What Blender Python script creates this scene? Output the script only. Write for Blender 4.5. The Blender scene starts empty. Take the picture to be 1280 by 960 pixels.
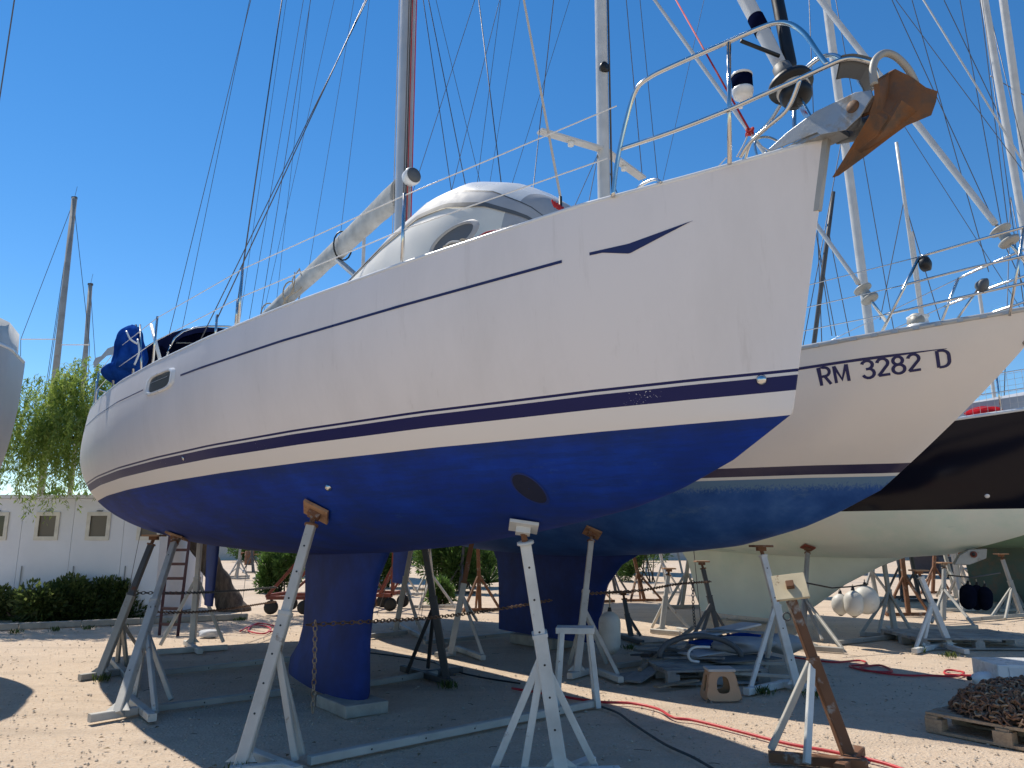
import bpy, math, random
import numpy as np
from mathutils import Vector, Matrix
from mathutils.bvhtree import BVHTree
random.seed(7)
R = math.radians
sc = bpy.context.scene
COL = sc.collection
# ------------------------------------------------------------------ camera
CAM_H, PITCH, FPX = 1.6, R(11.7), 940.0
cd = bpy.data.cameras.new('camera'); cam = bpy.data.objects.new('camera', cd); COL.objects.link(cam)
cam.location = (0, 0, CAM_H); cam.rotation_euler = (R(90) + PITCH, 0, 0)
cd.sensor_width = 36; cd.sensor_fit = 'HORIZONTAL'; cd.lens = 36 * FPX / 1280; cd.clip_end = 3000; cd.clip_start = 0.05
sc.camera = cam
# ------------------------------------------------------------------ sky, sun, exposure
SUN_AZ = Vector((-0.685, 0.73, 0)).normalized(); SUN_EL = R(55)
w = bpy.data.worlds.new('World'); sc.world = w; w.use_nodes = True
nt = w.node_tree; bg = nt.nodes['Background']
sky = nt.nodes.new('ShaderNodeTexSky'); sky.sky_type = 'NISHITA'; sky.sun_disc = False
sky.sun_elevation = SUN_EL; sky.sun_rotation = math.atan2(SUN_AZ.x, SUN_AZ.y)
sky.air_density = 1.0; sky.dust_density = 0.0; sky.ozone_density = 2.0; sky.altitude = 600
hs = nt.nodes.new('ShaderNodeHueSaturation'); hs.inputs['Saturation'].default_value = 1.32; hs.inputs['Hue'].default_value = .5
nt.links.new(sky.outputs[0], hs.inputs['Color']); nt.links.new(hs.outputs[0], bg.inputs[0]); bg.inputs[1].default_value = 0.125
sd = bpy.data.lights.new('sun', 'SUN'); sun = bpy.data.objects.new('sun', sd); COL.objects.link(sun)
sd.energy = 4.3; sd.angle = R(0.5); sd.color = (1, 0.93, 0.82)
tos = Vector((SUN_AZ.x * math.cos(SUN_EL), SUN_AZ.y * math.cos(SUN_EL), math.sin(SUN_EL)))
sun.rotation_euler = tos.to_track_quat('Z', 'Y').to_euler(); sun.location = (-20, 30, 40)
sc.view_settings.view_transform = 'Standard'; sc.view_settings.look = 'None'
sc.view_settings.exposure = 0.22; sc.view_settings.gamma = 1
# ------------------------------------------------------------------ helpers
def ray(u, v):
    x = (u - 640) / FPX; y = (480 - v) / FPX
    return Vector((x, math.cos(PITCH) - math.sin(PITCH) * y, math.sin(PITCH) + math.cos(PITCH) * y))
EYE = Vector((0, 0, CAM_H))
def G(u, v, z=0.0):
    r = ray(u, v); return EYE + r * ((z - CAM_H) / r.z)
def A(u, v, Y):
    r = ray(u, v); return EYE + r * (Y / r.y)
def V(*a): return Vector(a)
INV = {}
class MB:
    def __init__(s): s.v = []; s.f = []; s.mi = []
    def add(s, vs, fs, mi=0):
        o = len(s.v); s.v += [tuple(p) for p in vs]; s.f += [tuple(i + o for i in f) for f in fs]; s.mi += [mi] * len(fs); return s
    def quad(s, a, b, c, d): return s.add([a, b, c, d], [(0, 1, 2, 3)])
    def box(s, c, ax, ay, az, mi=0):      # centre and three half-axis vectors
        c = Vector(c); P = []
        for i in (-1, 1):
            for j in (-1, 1):
                for k in (-1, 1): P.append(c + ax * i + ay * j + az * k)
        return s.add(P, [(0, 1, 3, 2), (4, 6, 7, 5), (0, 4, 5, 1), (2, 3, 7, 6), (0, 2, 6, 4), (1, 5, 7, 3)], mi)
    def cbox(s, x0, x1, y0, y1, z0, z1):
        return s.box(((x0 + x1) / 2, (y0 + y1) / 2, (z0 + z1) / 2), V((x1 - x0) / 2, 0, 0), V(0, (y1 - y0) / 2, 0), V(0, 0, (z1 - z0) / 2))
    def bar(s, p, q, wd, ht=None, up=None):  # rectangular bar with bevelled long edges
        p = Vector(p); q = Vector(q); d = (q - p).normalized(); ht = ht or wd
        up = Vector(up) if up else (V(0, 0, 1) if abs(d.z) < .9 else V(1, 0, 0))
        a = d.cross(up).normalized(); b = a.cross(d).normalized()
        a = a * (wd / 2); b = b * (ht / 2); k = .82
        ring = [(-1, -k), (-k, -1), (k, -1), (1, -k), (1, k), (k, 1), (-k, 1), (-1, k)]
        vs = [p + a * i + b * j for i, j in ring] + [q + a * i + b * j for i, j in ring]
        fs = [(i, (i + 1) % 8, 8 + (i + 1) % 8, 8 + i) for i in range(8)] + [tuple(range(7, -1, -1)), tuple(range(8, 16))]
        return s.add(vs, fs)
    def tube(s, pts, r, n=8, closed=False):
        pts = [Vector(p) for p in pts]; m = len(pts)
        rs = r if isinstance(r, (list, tuple)) else [r] * m
        vs = []; nrm = None
        for i, p in enumerate(pts):
            if closed: t = (pts[(i + 1) % m] - pts[i - 1])
            else: t = pts[min(i + 1, m - 1)] - pts[max(i - 1, 0)]
            t = t.normalized() if t.length > 1e-9 else V(0, 0, 1)
            if nrm is None: nrm = t.orthogonal().normalized()
            nrm = (nrm - t * nrm.dot(t))
            nrm = nrm.normalized() if nrm.length > 1e-6 else t.orthogonal().normalized()
            b = t.cross(nrm)
            for k in range(n):
                an = 2 * math.pi * k / n; vs.append(p + (nrm * math.cos(an) + b * math.sin(an)) * rs[i])
        fs = []
        for i in range(m if closed else m - 1):
            j = (i + 1) % m
            for k in range(n):
                k2 = (k + 1) % n; fs.append((i * n + k, i * n + k2, j * n + k2, j * n + k))
        if not closed: fs += [tuple(range(n - 1, -1, -1)), tuple(range((m - 1) * n, m * n))]
        return s.add(vs, fs)
    def lathe(s, p, axis, prof, n=20):        # prof: (distance along axis, radius)
        p = Vector(p); axis = Vector(axis).normalized()
        return s.tube([p + axis * t for t, r in prof], [max(r, .0005) for t, r in prof], n)
    def grid(s, rows, mi=0, closed=False):
        m = len(rows); n = len(rows[0]); vs = [p for r in rows for p in r]; fs = []
        for i in range(m - 1):
            for j in range(n if closed else n - 1):
                j2 = (j + 1) % n; fs.append((i * n + j, i * n + j2, (i + 1) * n + j2, (i + 1) * n + j))
        return s.add(vs, fs, mi)
    def prism(s, poly, off):
        off = Vector(off); n = len(poly); poly = [Vector(p) for p in poly]
        vs = poly + [p + off for p in poly]
        return s.add(vs, [tuple(range(n - 1, -1, -1)), tuple(range(n, 2 * n))] + [(i, (i + 1) % n, n + (i + 1) % n, n + i) for i in range(n)])
    def build(s, name, mat, parent=None, smooth=False, bev=0):
        me = bpy.data.meshes.new(name)
        vs = s.v
        inv = INV.get(parent.name) if parent else None
        if inv is not None: vs = [inv @ Vector(p) for p in vs]
        me.from_pydata([tuple(p) for p in vs], [], s.f)
        for m in (mat if isinstance(mat, (list, tuple)) else [mat]): me.materials.append(m)
        me.polygons.foreach_set('material_index', s.mi)
        if smooth: me.polygons.foreach_set('use_smooth', [True] * len(me.polygons))
        me.update()
        o = bpy.data.objects.new(name, me); COL.objects.link(o)
        if parent:
            o.parent = parent; INV[o.name] = inv
        if bev:
            b = o.modifiers.new('bevel', 'BEVEL'); b.width = bev; b.segments = 2; b.limit_method = 'ANGLE'
        return o
def sauto(o, ang=40):
    me = o.data; me.polygons.foreach_set('use_smooth', [True] * len(me.polygons))
    try: me.set_sharp_from_angle(angle=R(ang))
    except Exception: pass
    return o
def tag(o, label, cat, group=None, kind=None):
    if label: o['label'] = label
    if cat: o['category'] = cat
    if group: o['group'] = group
    if kind: o['kind'] = kind
    return o
def thing(name, label, cat, loc=(0, 0, 0), rz=0, group=None):
    o = bpy.data.objects.new(name, None); COL.objects.link(o); o.empty_display_size = .2
    o.location = loc; o.rotation_euler = (0, 0, rz)
    INV[o.name] = (Matrix.Translation(Vector(loc)) @ Matrix.Rotation(rz, 4, 'Z')).inverted()
    return tag(o, label, cat, group)
# ------------------------------------------------------------------ materials
def lin(*c):
    return tuple(((x / 255) / 12.92 if x / 255 < .04045 else ((x / 255 + .055) / 1.055) ** 2.4) for x in c) + (1,)
class NT:
    def __init__(s, name):
        s.m = bpy.data.materials.new(name); s.m.use_nodes = True; s.t = s.m.node_tree; s.b = s.t.nodes['Principled BSDF']
        s.co = s.t.nodes.new('ShaderNodeTexCoord')
    def n(s, typ, **k):
        o = s.t.nodes.new(typ)
        for a, b in k.items():
            if a.startswith('i_'):
                o.inputs[int(a[2:]) if a[2:].isdigit() else a[2:].replace('_', ' ')].default_value = b
            else: setattr(o, a, b)
        return o
    def l(s, a, b): s.t.links.new(a, b); return b
    def noise(s, scale, detail=4, rough=.55, vec=None, stretch=None):
        o = s.n('ShaderNodeTexNoise'); o.inputs['Scale'].default_value = scale; o.inputs['Detail'].default_value = detail; o.inputs['Roughness'].default_value = rough
        src = vec or s.co.outputs['Object']
        if stretch:
            mp = s.n('ShaderNodeMapping'); mp.inputs['Scale'].default_value = stretch; s.l(src, mp.inputs[0]); src = mp.outputs[0]
        s.l(src, o.inputs['Vector']); return o.outputs['Fac']
    def ramp(s, fac, stops, interp='LINEAR'):
        o = s.n('ShaderNodeValToRGB'); cr = o.color_ramp; cr.interpolation = interp
        while len(cr.elements) < len(stops): cr.elements.new(0.5)
        for e, (p, c) in zip(cr.elements, stops):
            e.position = p; e.color = c if not isinstance(c, (int, float)) else (c, c, c, 1)
        s.l(fac, o.inputs[0]); return o.outputs[0]
    def mix(s, fac, a, b, mode='MIX'):
        o = s.n('ShaderNodeMix', data_type='RGBA', blend_type=mode)
        if isinstance(fac, (int, float)): o.inputs[0].default_value = fac
        else: s.l(fac, o.inputs[0])
        for k, x in ((6, a), (7, b)):
            if isinstance(x, tuple): o.inputs[k].default_value = x
            else: s.l(x, o.inputs[k])
        return o.outputs[2]
    def math(s, op, a, b=0.0):
        o = s.n('ShaderNodeMath', operation=op)
        for k, x in ((0, a), (1, b)):
            if isinstance(x, (int, float)): o.inputs[k].default_value = x
            else: s.l(x, o.inputs[k])
        return o.outputs[0]
    def bump(s, h, strength=.3, dist=.01):
        o = s.n('ShaderNodeBump'); o.inputs['Strength'].default_value = strength; o.inputs['Distance'].default_value = dist
        s.l(h, o.inputs['Height']); s.l(o.outputs[0], s.b.inputs['Normal'])
    def out(s, col=None, rough=None, metal=None):
        for k, x in (('Base Color', col), ('Roughness', rough), ('Metallic', metal)):
            if x is None: continue
            if isinstance(x, (int, float, tuple)): s.b.inputs[k].default_value = x
            else: s.l(x, s.b.inputs[k])
        return s.m
MATS = {}
def plain(name, col, rough=.5, metal=0, var=.12, scale=6, bump=0, bscale=60, dirt=None, dirt_amt=.5, dscale=3):
    if name in MATS: return MATS[name]
    t = NT(name); c = col + (1,) if len(col) == 3 else col
    n1 = t.noise(scale, 5)
    dk = tuple(x * (1 - var) for x in c[:3]) + (1,); lt = tuple(min(1, x * (1 + var)) for x in c[:3]) + (1,)
    k = t.ramp(n1, [(.3, dk), (.7, lt)])
    if dirt:
        n2 = t.noise(dscale, 8, .7); f = t.ramp(n2, [(dirt_amt, 0.0), (dirt_amt + .12, 1.0)])
        k = t.mix(f, k, dirt + (1,) if len(dirt) == 3 else dirt)
    if bump: t.bump(t.noise(bscale, 3), bump, .01)
    if 'canvas' in name or 'cloth' in name: t.b.inputs['Specular IOR Level'].default_value = 0.0
    MATS[name] = t.out(k, t.ramp(t.noise(scale * 2, 3), [(.3, max(0, rough - .08)), (.7, min(1, rough + .08))]), metal)
    return MATS[name]
def bands(name, top, stops, extra=None, rough=.3):
    """paint bands by the point attribute 'wl' (metres above the paint line)"""
    t = NT(name)
    at = t.n('ShaderNodeAttribute', attribute_name='wl').outputs['Fac']
    f = t.math('MULTIPLY_ADD', at, 1 / 4.0); t.t.nodes[-1].inputs[2].default_value = .5
    return t, at, t.ramp(f, [(0, stops[0][1])] + [(.5 + z / 4, c) for z, c in stops[1:]], 'CONSTANT')
WHITE = (.79, .745, .725, 1); NAVY = (.005, .008, .085, 1)
# main hull
def mk_hull_main():
    t, at, c = bands('gelcoat white with navy boot stripes and blue bottom paint', None, [(-9, (.012, .055, .33, 1)), (0, (.80, .75, .70, 1)), (.122, NAVY), (.195, (.72, .70, .69, 1)), (.216, NAVY), (.23, WHITE)])
    below = t.math('LESS_THAN', at, 0)
    # mottled bottom paint
    n = t.noise(1.6, 7, .62); n2 = t.noise(7, 6, .7)
    blue = t.ramp(n, [(.3, (.001, .020, .18, 1)), (.5, (.001, .032, .29, 1)), (.68, (.002, .048, .40, 1))])
    blue = t.mix(t.ramp(n2, [(.52, 0.0), (.75, .4)]), blue, (.008, .035, .15, 1))
    rol = t.noise(6, 6, .7, stretch=(.5, .5, 4.5)); blue = t.mix(t.ramp(rol, [(.38, .6), (.62, 0.0)]), blue, (.004, .026, .14, 1))
    scf = t.ramp(t.noise(3.4, 10, .82, stretch=(.8, .8, 1.8)), [(.60, 0.0), (.68, .6)]); blue = t.mix(scf, blue, (.03, .085, .25, 1))
    dst = t.ramp(t.math('MULTIPLY', t.noise(1.1, 6, .65), t.math('MULTIPLY', at, -1.6)), [(.28, 0.0), (.62, .5)]); blue = t.mix(dst, blue, (.03, .042, .10, 1))
    scum = t.ramp(t.math('ADD', at, t.math('MULTIPLY', t.noise(2.2, 6, .7), .22)), [(.0, 0.0), (.10, .45)])
    blue = t.mix(scum, blue, (.018, .035, .085, 1))
    col = t.mix(below, c, blue)
    inband = t.math('MULTIPLY', t.math('GREATER_THAN', at, .12), t.math('LESS_THAN', at, .195))
    chips = t.ramp(t.math('MULTIPLY', t.noise(95, 3, .6), t.noise(2.0, 2)), [(.43, 0.0), (.44, .8)])
    col = t.mix(t.math('MULTIPLY', inband, chips), col, (.7, .7, .7, 1))
    grime = t.ramp(t.noise(1.1, 8, .7, stretch=(1.2, 1.2, .35)), [(.45, 0.0), (.8, .22)])
    col = t.mix(t.math('MULTIPLY', grime, t.math('GREATER_THAN', at, .24)), col, (.38, .355, .32, 1))
    drip = t.ramp(t.noise(5, 7, .7, stretch=(2.4, 2.4, .12)), [(.60, 0.0), (.74, .16)])
    col = t.mix(t.math('MULTIPLY', drip, t.math('GREATER_THAN', at, .24)), col, (.34, .29, .24, 1))
    smud = t.ramp(t.noise(2.3, 9, .8, stretch=(1, 1, 1.6)), [(.70, 0.0), (.76, .32)])
    col = t.mix(t.math('MULTIPLY', smud, t.math('GREATER_THAN', at, .5)), col, (.30, .30, .31, 1))
    scr = t.ramp(t.noise(9, 9, .8, stretch=(.25, .25, 6)), [(.70, 0.0), (.74, .35)])
    col = t.mix(t.math('MULTIPLY', scr, t.math('GREATER_THAN', at, .3)), col, (.3, .3, .3, 1))
    ro = t.math('MULTIPLY_ADD', below, .3); t.t.nodes[-1].inputs[2].default_value = .46
    t.bump(t.noise(1.3, 2), .10, .02)
    t.b.inputs['Specular IOR Level'].default_value = .3
    return t.out(col, ro)
def mk_hull_2():
    t, at, c = bands('cream gelcoat with navy boot stripe and streaked blue bottom', None, [(-9, (.012, .06, .34, 1)), (0, (.8, .78, .72, 1)), (.022, (.03, .025, .07, 1)), (.115, (.84, .755, .67, 1))])
    below = t.math('LESS_THAN', at, 0)
    n = t.noise(1.8, 7, .65)
    blue = t.ramp(n, [(.3, (.010, .065, .26, 1)), (.55, (.016, .105, .38, 1)), (.72, (.03, .15, .46, 1))])
    st = t.noise(16, 5, .7, stretch=(3, 3, .25))
    fade = t.ramp(t.math('ADD', at, t.math('MULTIPLY', st, .25)), [(-.0, 0.0), (.06, .85)])
    blue = t.mix(fade, blue, (.14, .25, .36, 1))
    pal = t.ramp(t.noise(1.3, 9, .75, stretch=(.7, .7, 2.2)), [(.58, 0.0), (.70, .45)])
    blue = t.mix(pal, blue, (.15, .27, .36, 1))
    col = t.mix(below, c, blue)
    g = t.ramp(t.noise(.9, 8, .7), [(.45, 0.0), (.85, .14)])
    col = t.mix(g, col, (.45, .39, .33, 1))
    ro = t.math('MULTIPLY_ADD', below, .45); t.t.nodes[-1].inputs[2].default_value = .3
    return t.out(col, ro)
def mk_hull_3():
    t, at, c = bands('black topsides over chalky pale green bottom', None, [(-9, (.45, .55, .47, 1)), (0, (.005, .005, .012, 1)), (2.0, (.75, .75, .74, 1))])
    below = t.math('LESS_THAN', at, 0)
    n = t.noise(.8, 7, .65); g = t.ramp(n, [(.28, (.60, .76, .66, 1)), (.5, (.76, .83, .74, 1)), (.7, (.82, .83, .75, 1))])
    bl = t.ramp(t.noise(.7, 6, .6, stretch=(.8, .8, 3.5)), [(.58, 0.0), (.68, .6)])
    g = t.mix(bl, g, (.22, .36, .38, 1))
    ye = t.ramp(t.noise(1.1, 8, .8, stretch=(1.6, 1.6, .8)), [(.66, 0.0), (.74, .6)])
    g = t.mix(ye, g, (.22, .21, .08, 1))
    col = t.mix(below, c, g)
    ro = t.math('MULTIPLY_ADD', below, .5); t.t.nodes[-1].inputs[2].default_value = .16
    t.b.inputs['Specular IOR Level'].default_value = .22
    return t.out(col, ro)
def two(name, ca, cb, sc_, lo, hi, rough=.6, metal=0, bump=.2, bs=40, stretch=None):
    if name in MATS: return MATS[name]
    t = NT(name); f = t.ramp(t.noise(sc_, 8, .7, stretch=stretch), [(lo, 0.0), (hi, 1.0)])
    va = t.ramp(t.noise(sc_ * .4, 4), [(.3, tuple(x * .8 for x in ca) + (1,)), (.7, tuple(min(1, x * 1.15) for x in ca) + (1,))])
    c = t.mix(f, va, tuple(cb) + (1,))
    if bump: t.bump(t.noise(bs, 4, .7), bump, .005)
    ro = t.math('MULTIPLY_ADD', f, .85 - rough); t.t.nodes[-1].inputs[2].default_value = rough
    me = t.math('MULTIPLY_ADD', f, -metal); t.t.nodes[-1].inputs[2].default_value = metal
    MATS[name] = t.out(c, ro, me); return MATS[name]
M_blue = None
RUST = (.16, .055, .022)
M_paintwhite = two('chipped white paint on steel', (.66, .66, .63), RUST, 9, .63, .70, .5)
M_galv = two('dull galvanised steel', (.36, .35, .32), (.20, .15, .10), 6, .58, .74, .55, .25)
M_galvlight = two('pale weathered steel paint', (.52, .50, .45), (.20, .13, .08), 8, .60, .70, .6, 0)
M_darksteel = two('dark grey painted steel', (.07, .072, .075), RUST, 7, .62, .72, .55, .1)
M_rust = two('rusty steel with old grey paint', (.19, .085, .04), (.36, .33, .29), 6, .55, .66, .8)
M_redrust = two('red oxide steel', (.22, .05, .03), (.10, .05, .03), 8, .5, .7, .7)
M_padply = two('worn plywood pad', (.42, .24, .13), (.20, .09, .05), 7, .5, .68, .8)
M_padcream = two('cream painted pad with rust', (.62, .52, .34), RUST, 9, .60, .66, .7)
M_chain = two('rusty chain iron', (.20, .12, .075), (.09, .045, .025), 14, .45, .6, .75, .1)
M_chainlight = two('light galvanised chain with rust', (.38, .29, .20), (.18, .09, .05), 14, .48, .62, .6, .2)
M_stain = plain('polished stainless steel', (.62, .61, .59), .16, 1, .06)
M_alu = plain('anodised aluminium mast', (.46, .46, .45), .45, .3, .08, 3)
M_maswhite = plain('white painted mast', (.55, .55, .54), .4, 0, .1, 3)
M_wire = plain('stainless wire rope', (.10, .10, .11), .45, .6, .05)
M_wirelight = plain('pale rope', (.55, .53, .50), .8, 0, .1)
M_white = plain('white gelcoat', (.74, .74, .73), .3, 0, .05, 2)
M_deck = plain('off white deck', (.68, .67, .63), .6, 0, .08, 3)
M_grey = plain('grey hypalon fabric', (.36, .37, .39), .6, 0, .1, 4)
M_greydk = plain('dark grey rubber', (.10, .105, .11), .6, 0, .1, 4)
M_cream = plain('cream hypalon fabric', (.72, .69, .62), .55, 0, .07, 3)
M_black = plain('black plastic', (.006, .006, .007), .5, 0, .2, 5)
M_navycloth = plain('navy acrylic canvas', (.004, .006, .022), .95, 0, .25, 3, .1, 180)
M_bluecloth = plain('bright blue canvas cover', (.012, .06, .28), .85, 0, .35, 5, .4, 60)
M_red = plain('red plastic hose', (.55, .035, .045), .45, 0, .15, 9)
M_redrope = plain('red rope', (.40, .02, .025), .8, 0, .25, 30)
M_navy = plain('navy vinyl stripe', NAVY[:3], .35, 0, .1)
M_glass = plain('dark tinted glass', (.03, .035, .03), .08, 0, .2)
M_keel = None
M_galvplate = two('galvanised bow roller plate', (.38, .40, .41), (.20, .16, .12), 7, .56, .74, .42, .6)
M_anchor = two('rusted anchor steel', (.20, .085, .03), (.085, .06, .045), 9, .40, .64, .6, .35)
M_wood = two('weathered pallet wood', (.38, .29, .20), (.24, .18, .13), 5, .45, .65, .85, 0, .4, 30, (1, 8, 8))
M_woodgrey = two('grey weathered boards', (.33, .32, .30), (.20, .19, .18), 5, .45, .65, .85, 0, .4, 30)
M_concrete = plain('concrete', (.34, .32, .28), .9, 0, .2, 8, .5, 50)
M_plasbrown = plain('tan plastic', (.46, .28, .16), .45, 0, .1, 4)
M_rope = plain('beige rope', (.40, .33, .24), .9, 0, .2, 20)
M_fender = two('off white vinyl fender', (.62, .60, .54), (.34, .30, .24), 5, .55, .78, .5)
M_fenderdk = plain('dark navy fender cloth', (.008, .010, .022), .9, 0, .2)
M_build = plain('white painted sandwich panel', (.72, .73, .75), .6, 0, .05, 1.5)
M_frame = plain('cream window frame', (.66, .62, .52), .5)
M_pane = plain('brown window shutter', (.13, .11, .075), .4, 0, .1, 2)
M_bark = two('rough grey brown bark', (.13, .10, .075), (.05, .038, .03), 4, .42, .6, .95, 0, 1.0, 9, (3, 3, .8))
def leafmat(name, a, b, c):
    t = NT(name); oi = t.n('ShaderNodeObjectInfo')
    at = t.n('ShaderNodeAttribute', attribute_name='tint').outputs['Fac']
    col = t.ramp(at, [(0, a + (1,)), (.5, b + (1,)), (1, c + (1,))])
    m = t.out(col, .55)
    try: t.b.inputs['Transmission Weight'].default_value = 0
    except Exception: pass
    tr = t.n('ShaderNodeBsdfTranslucent'); t.l(col, tr.inputs[0])
    mx = t.n('ShaderNodeMixShader'); mx.inputs[0].default_value = .6
    t.l(t.b.outputs[0], mx.inputs[1]); t.l(tr.outputs[0], mx.inputs[2]); t.l(mx.outputs[0], t.t.nodes['Material Output'].inputs[0])
    return m
M_leaf = leafmat('pepper tree leaves', (.13, .20, .03), (.25, .34, .06), (.42, .48, .14))
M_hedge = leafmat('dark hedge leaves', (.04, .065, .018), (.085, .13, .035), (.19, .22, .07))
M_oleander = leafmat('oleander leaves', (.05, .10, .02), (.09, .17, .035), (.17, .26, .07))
def mk_ground():
    t = NT('sandy gravel yard'); co = t.co.outputs['Object']
    a = t.noise(.35, 6, .6); b = t.noise(6, 8, .75); c = t.noise(38, 6, .7)
    base = t.ramp(a, [(.3, (.55, .415, .295, 1)), (.7, (.65, .51, .375, 1))])
    base = t.mix(t.ramp(b, [(.40, 0.0), (.72, .7)]), base, (.71, .58, .44, 1))
    base = t.mix(t.ramp(c, [(.36, .45), (.52, 0.0)]), base, (.38, .30, .225, 1))
    vo = t.n('ShaderNodeTexVoronoi'); vo.inputs['Scale'].default_value = 32; t.l(co, vo.inputs['Vector'])
    peb = t.ramp(vo.outputs['Distance'], [(.0, 1.0), (.45, 0.0)])
    sel = t.ramp(vo.outputs['Color'], [(.55, 0.0), (.6, 1.0)])
    base = t.mix(t.math('MULTIPLY', t.math('MULTIPLY', peb, sel), .6), base, (.68, .64, .57, 1))
    base = t.mix(t.ramp(t.noise(.9, 7, .7), [(.55, 0.0), (.72, .3)]), base, (.40, .34, .27, 1))
    rut = t.ramp(t.noise(.8, 5, .6, stretch=(.35, 2.2, 1)), [(.52, 0.0), (.68, .5)])
    base = t.mix(rut, base, (.40, .315, .235, 1))
    damp = t.ramp(t.noise(.55, 7, .65), [(.60, 0.0), (.70, .45)])
    base = t.mix(damp, base, (.30, .235, .18, 1))
    h = t.math('ADD', t.math('MULTIPLY', peb, .6), t.math('ADD', b, t.math('MULTIPLY', c, .8)))
    t.bump(h, .6, .03)
    return t.out(base, .95)
M_ground = mk_ground()
M_stone = two('pale gravel stones', (.58, .50, .40), (.45, .38, .30), 3, .4, .65, .9, 0, .3)
M_stonedk = two('brown gravel stones', (.42, .34, .26), (.54, .45, .35), 3, .5, .7, .9, 0, .3)
# ------------------------------------------------------------------ ground
gm = MB(); xs = [-400, -120, -60] + [x * 1.0 for x in range(-30, 31)] + [60, 120, 400]; ys = [-60, -20, -5] + [y * 1.0 for y in range(0, 46)] + [60, 100, 200, 800]
def gz(x, y):
    if abs(x) > 29 or y > 44 or y < 1: return -.004
    return -.004 + .012 * math.sin(x * .9 + y * .7) * math.sin(y * 1.3 - x * .4) - .012
gm.grid([[V(x, y, gz(x, y)) for x in xs] for y in ys])
for i, f in enumerate(gm.f): gm.f[i] = f
g = gm.build('ground', M_ground, None, True); tag(g, 'sandy gravel boatyard ground in sun and shade', 'ground', kind='structure')
OCT = [V(1, 0, 0), V(-1, 0, 0), V(0, 1, 0), V(0, -1, 0), V(0, 0, 1), V(0, 0, -1)]
OF = [(0, 2, 4), (2, 1, 4), (1, 3, 4), (3, 0, 4), (2, 0, 5), (1, 2, 5), (3, 1, 5), (0, 3, 5)]
def stones(n, rad, mat, name, label, seed):
    rnd = random.Random(seed); mb = MB()
    for i in range(n):
        y = 4.2 + (rnd.random() ** 1.7) * 13; x = (rnd.random() * 2 - 1) * (y * .78)
        s = rad * (.35 + rnd.random() ** 3 * 1.6); an = rnd.random() * 6.28
        vs = []
        for p in OCT:
            q = V(p.x * s * rnd.uniform(.7, 1.3), p.y * s * rnd.uniform(.7, 1.3), p.z * s * rnd.uniform(.4, .8))
            vs.append(V(x + q.x * math.cos(an) - q.y * math.sin(an), y + q.x * math.sin(an) + q.y * math.cos(an), s * .15 - .008 + q.z))
        mb.add(vs, OF)
    o = mb.build(name, mat); tag(o, label, 'gravel', kind='stuff')
stones(7000, .0095, M_stone, 'gravel', 'loose pale gravel strewn over the yard', 1)
stones(7500, .008, M_stonedk, 'gravel', 'loose brown grit strewn over the yard', 2)
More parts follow.
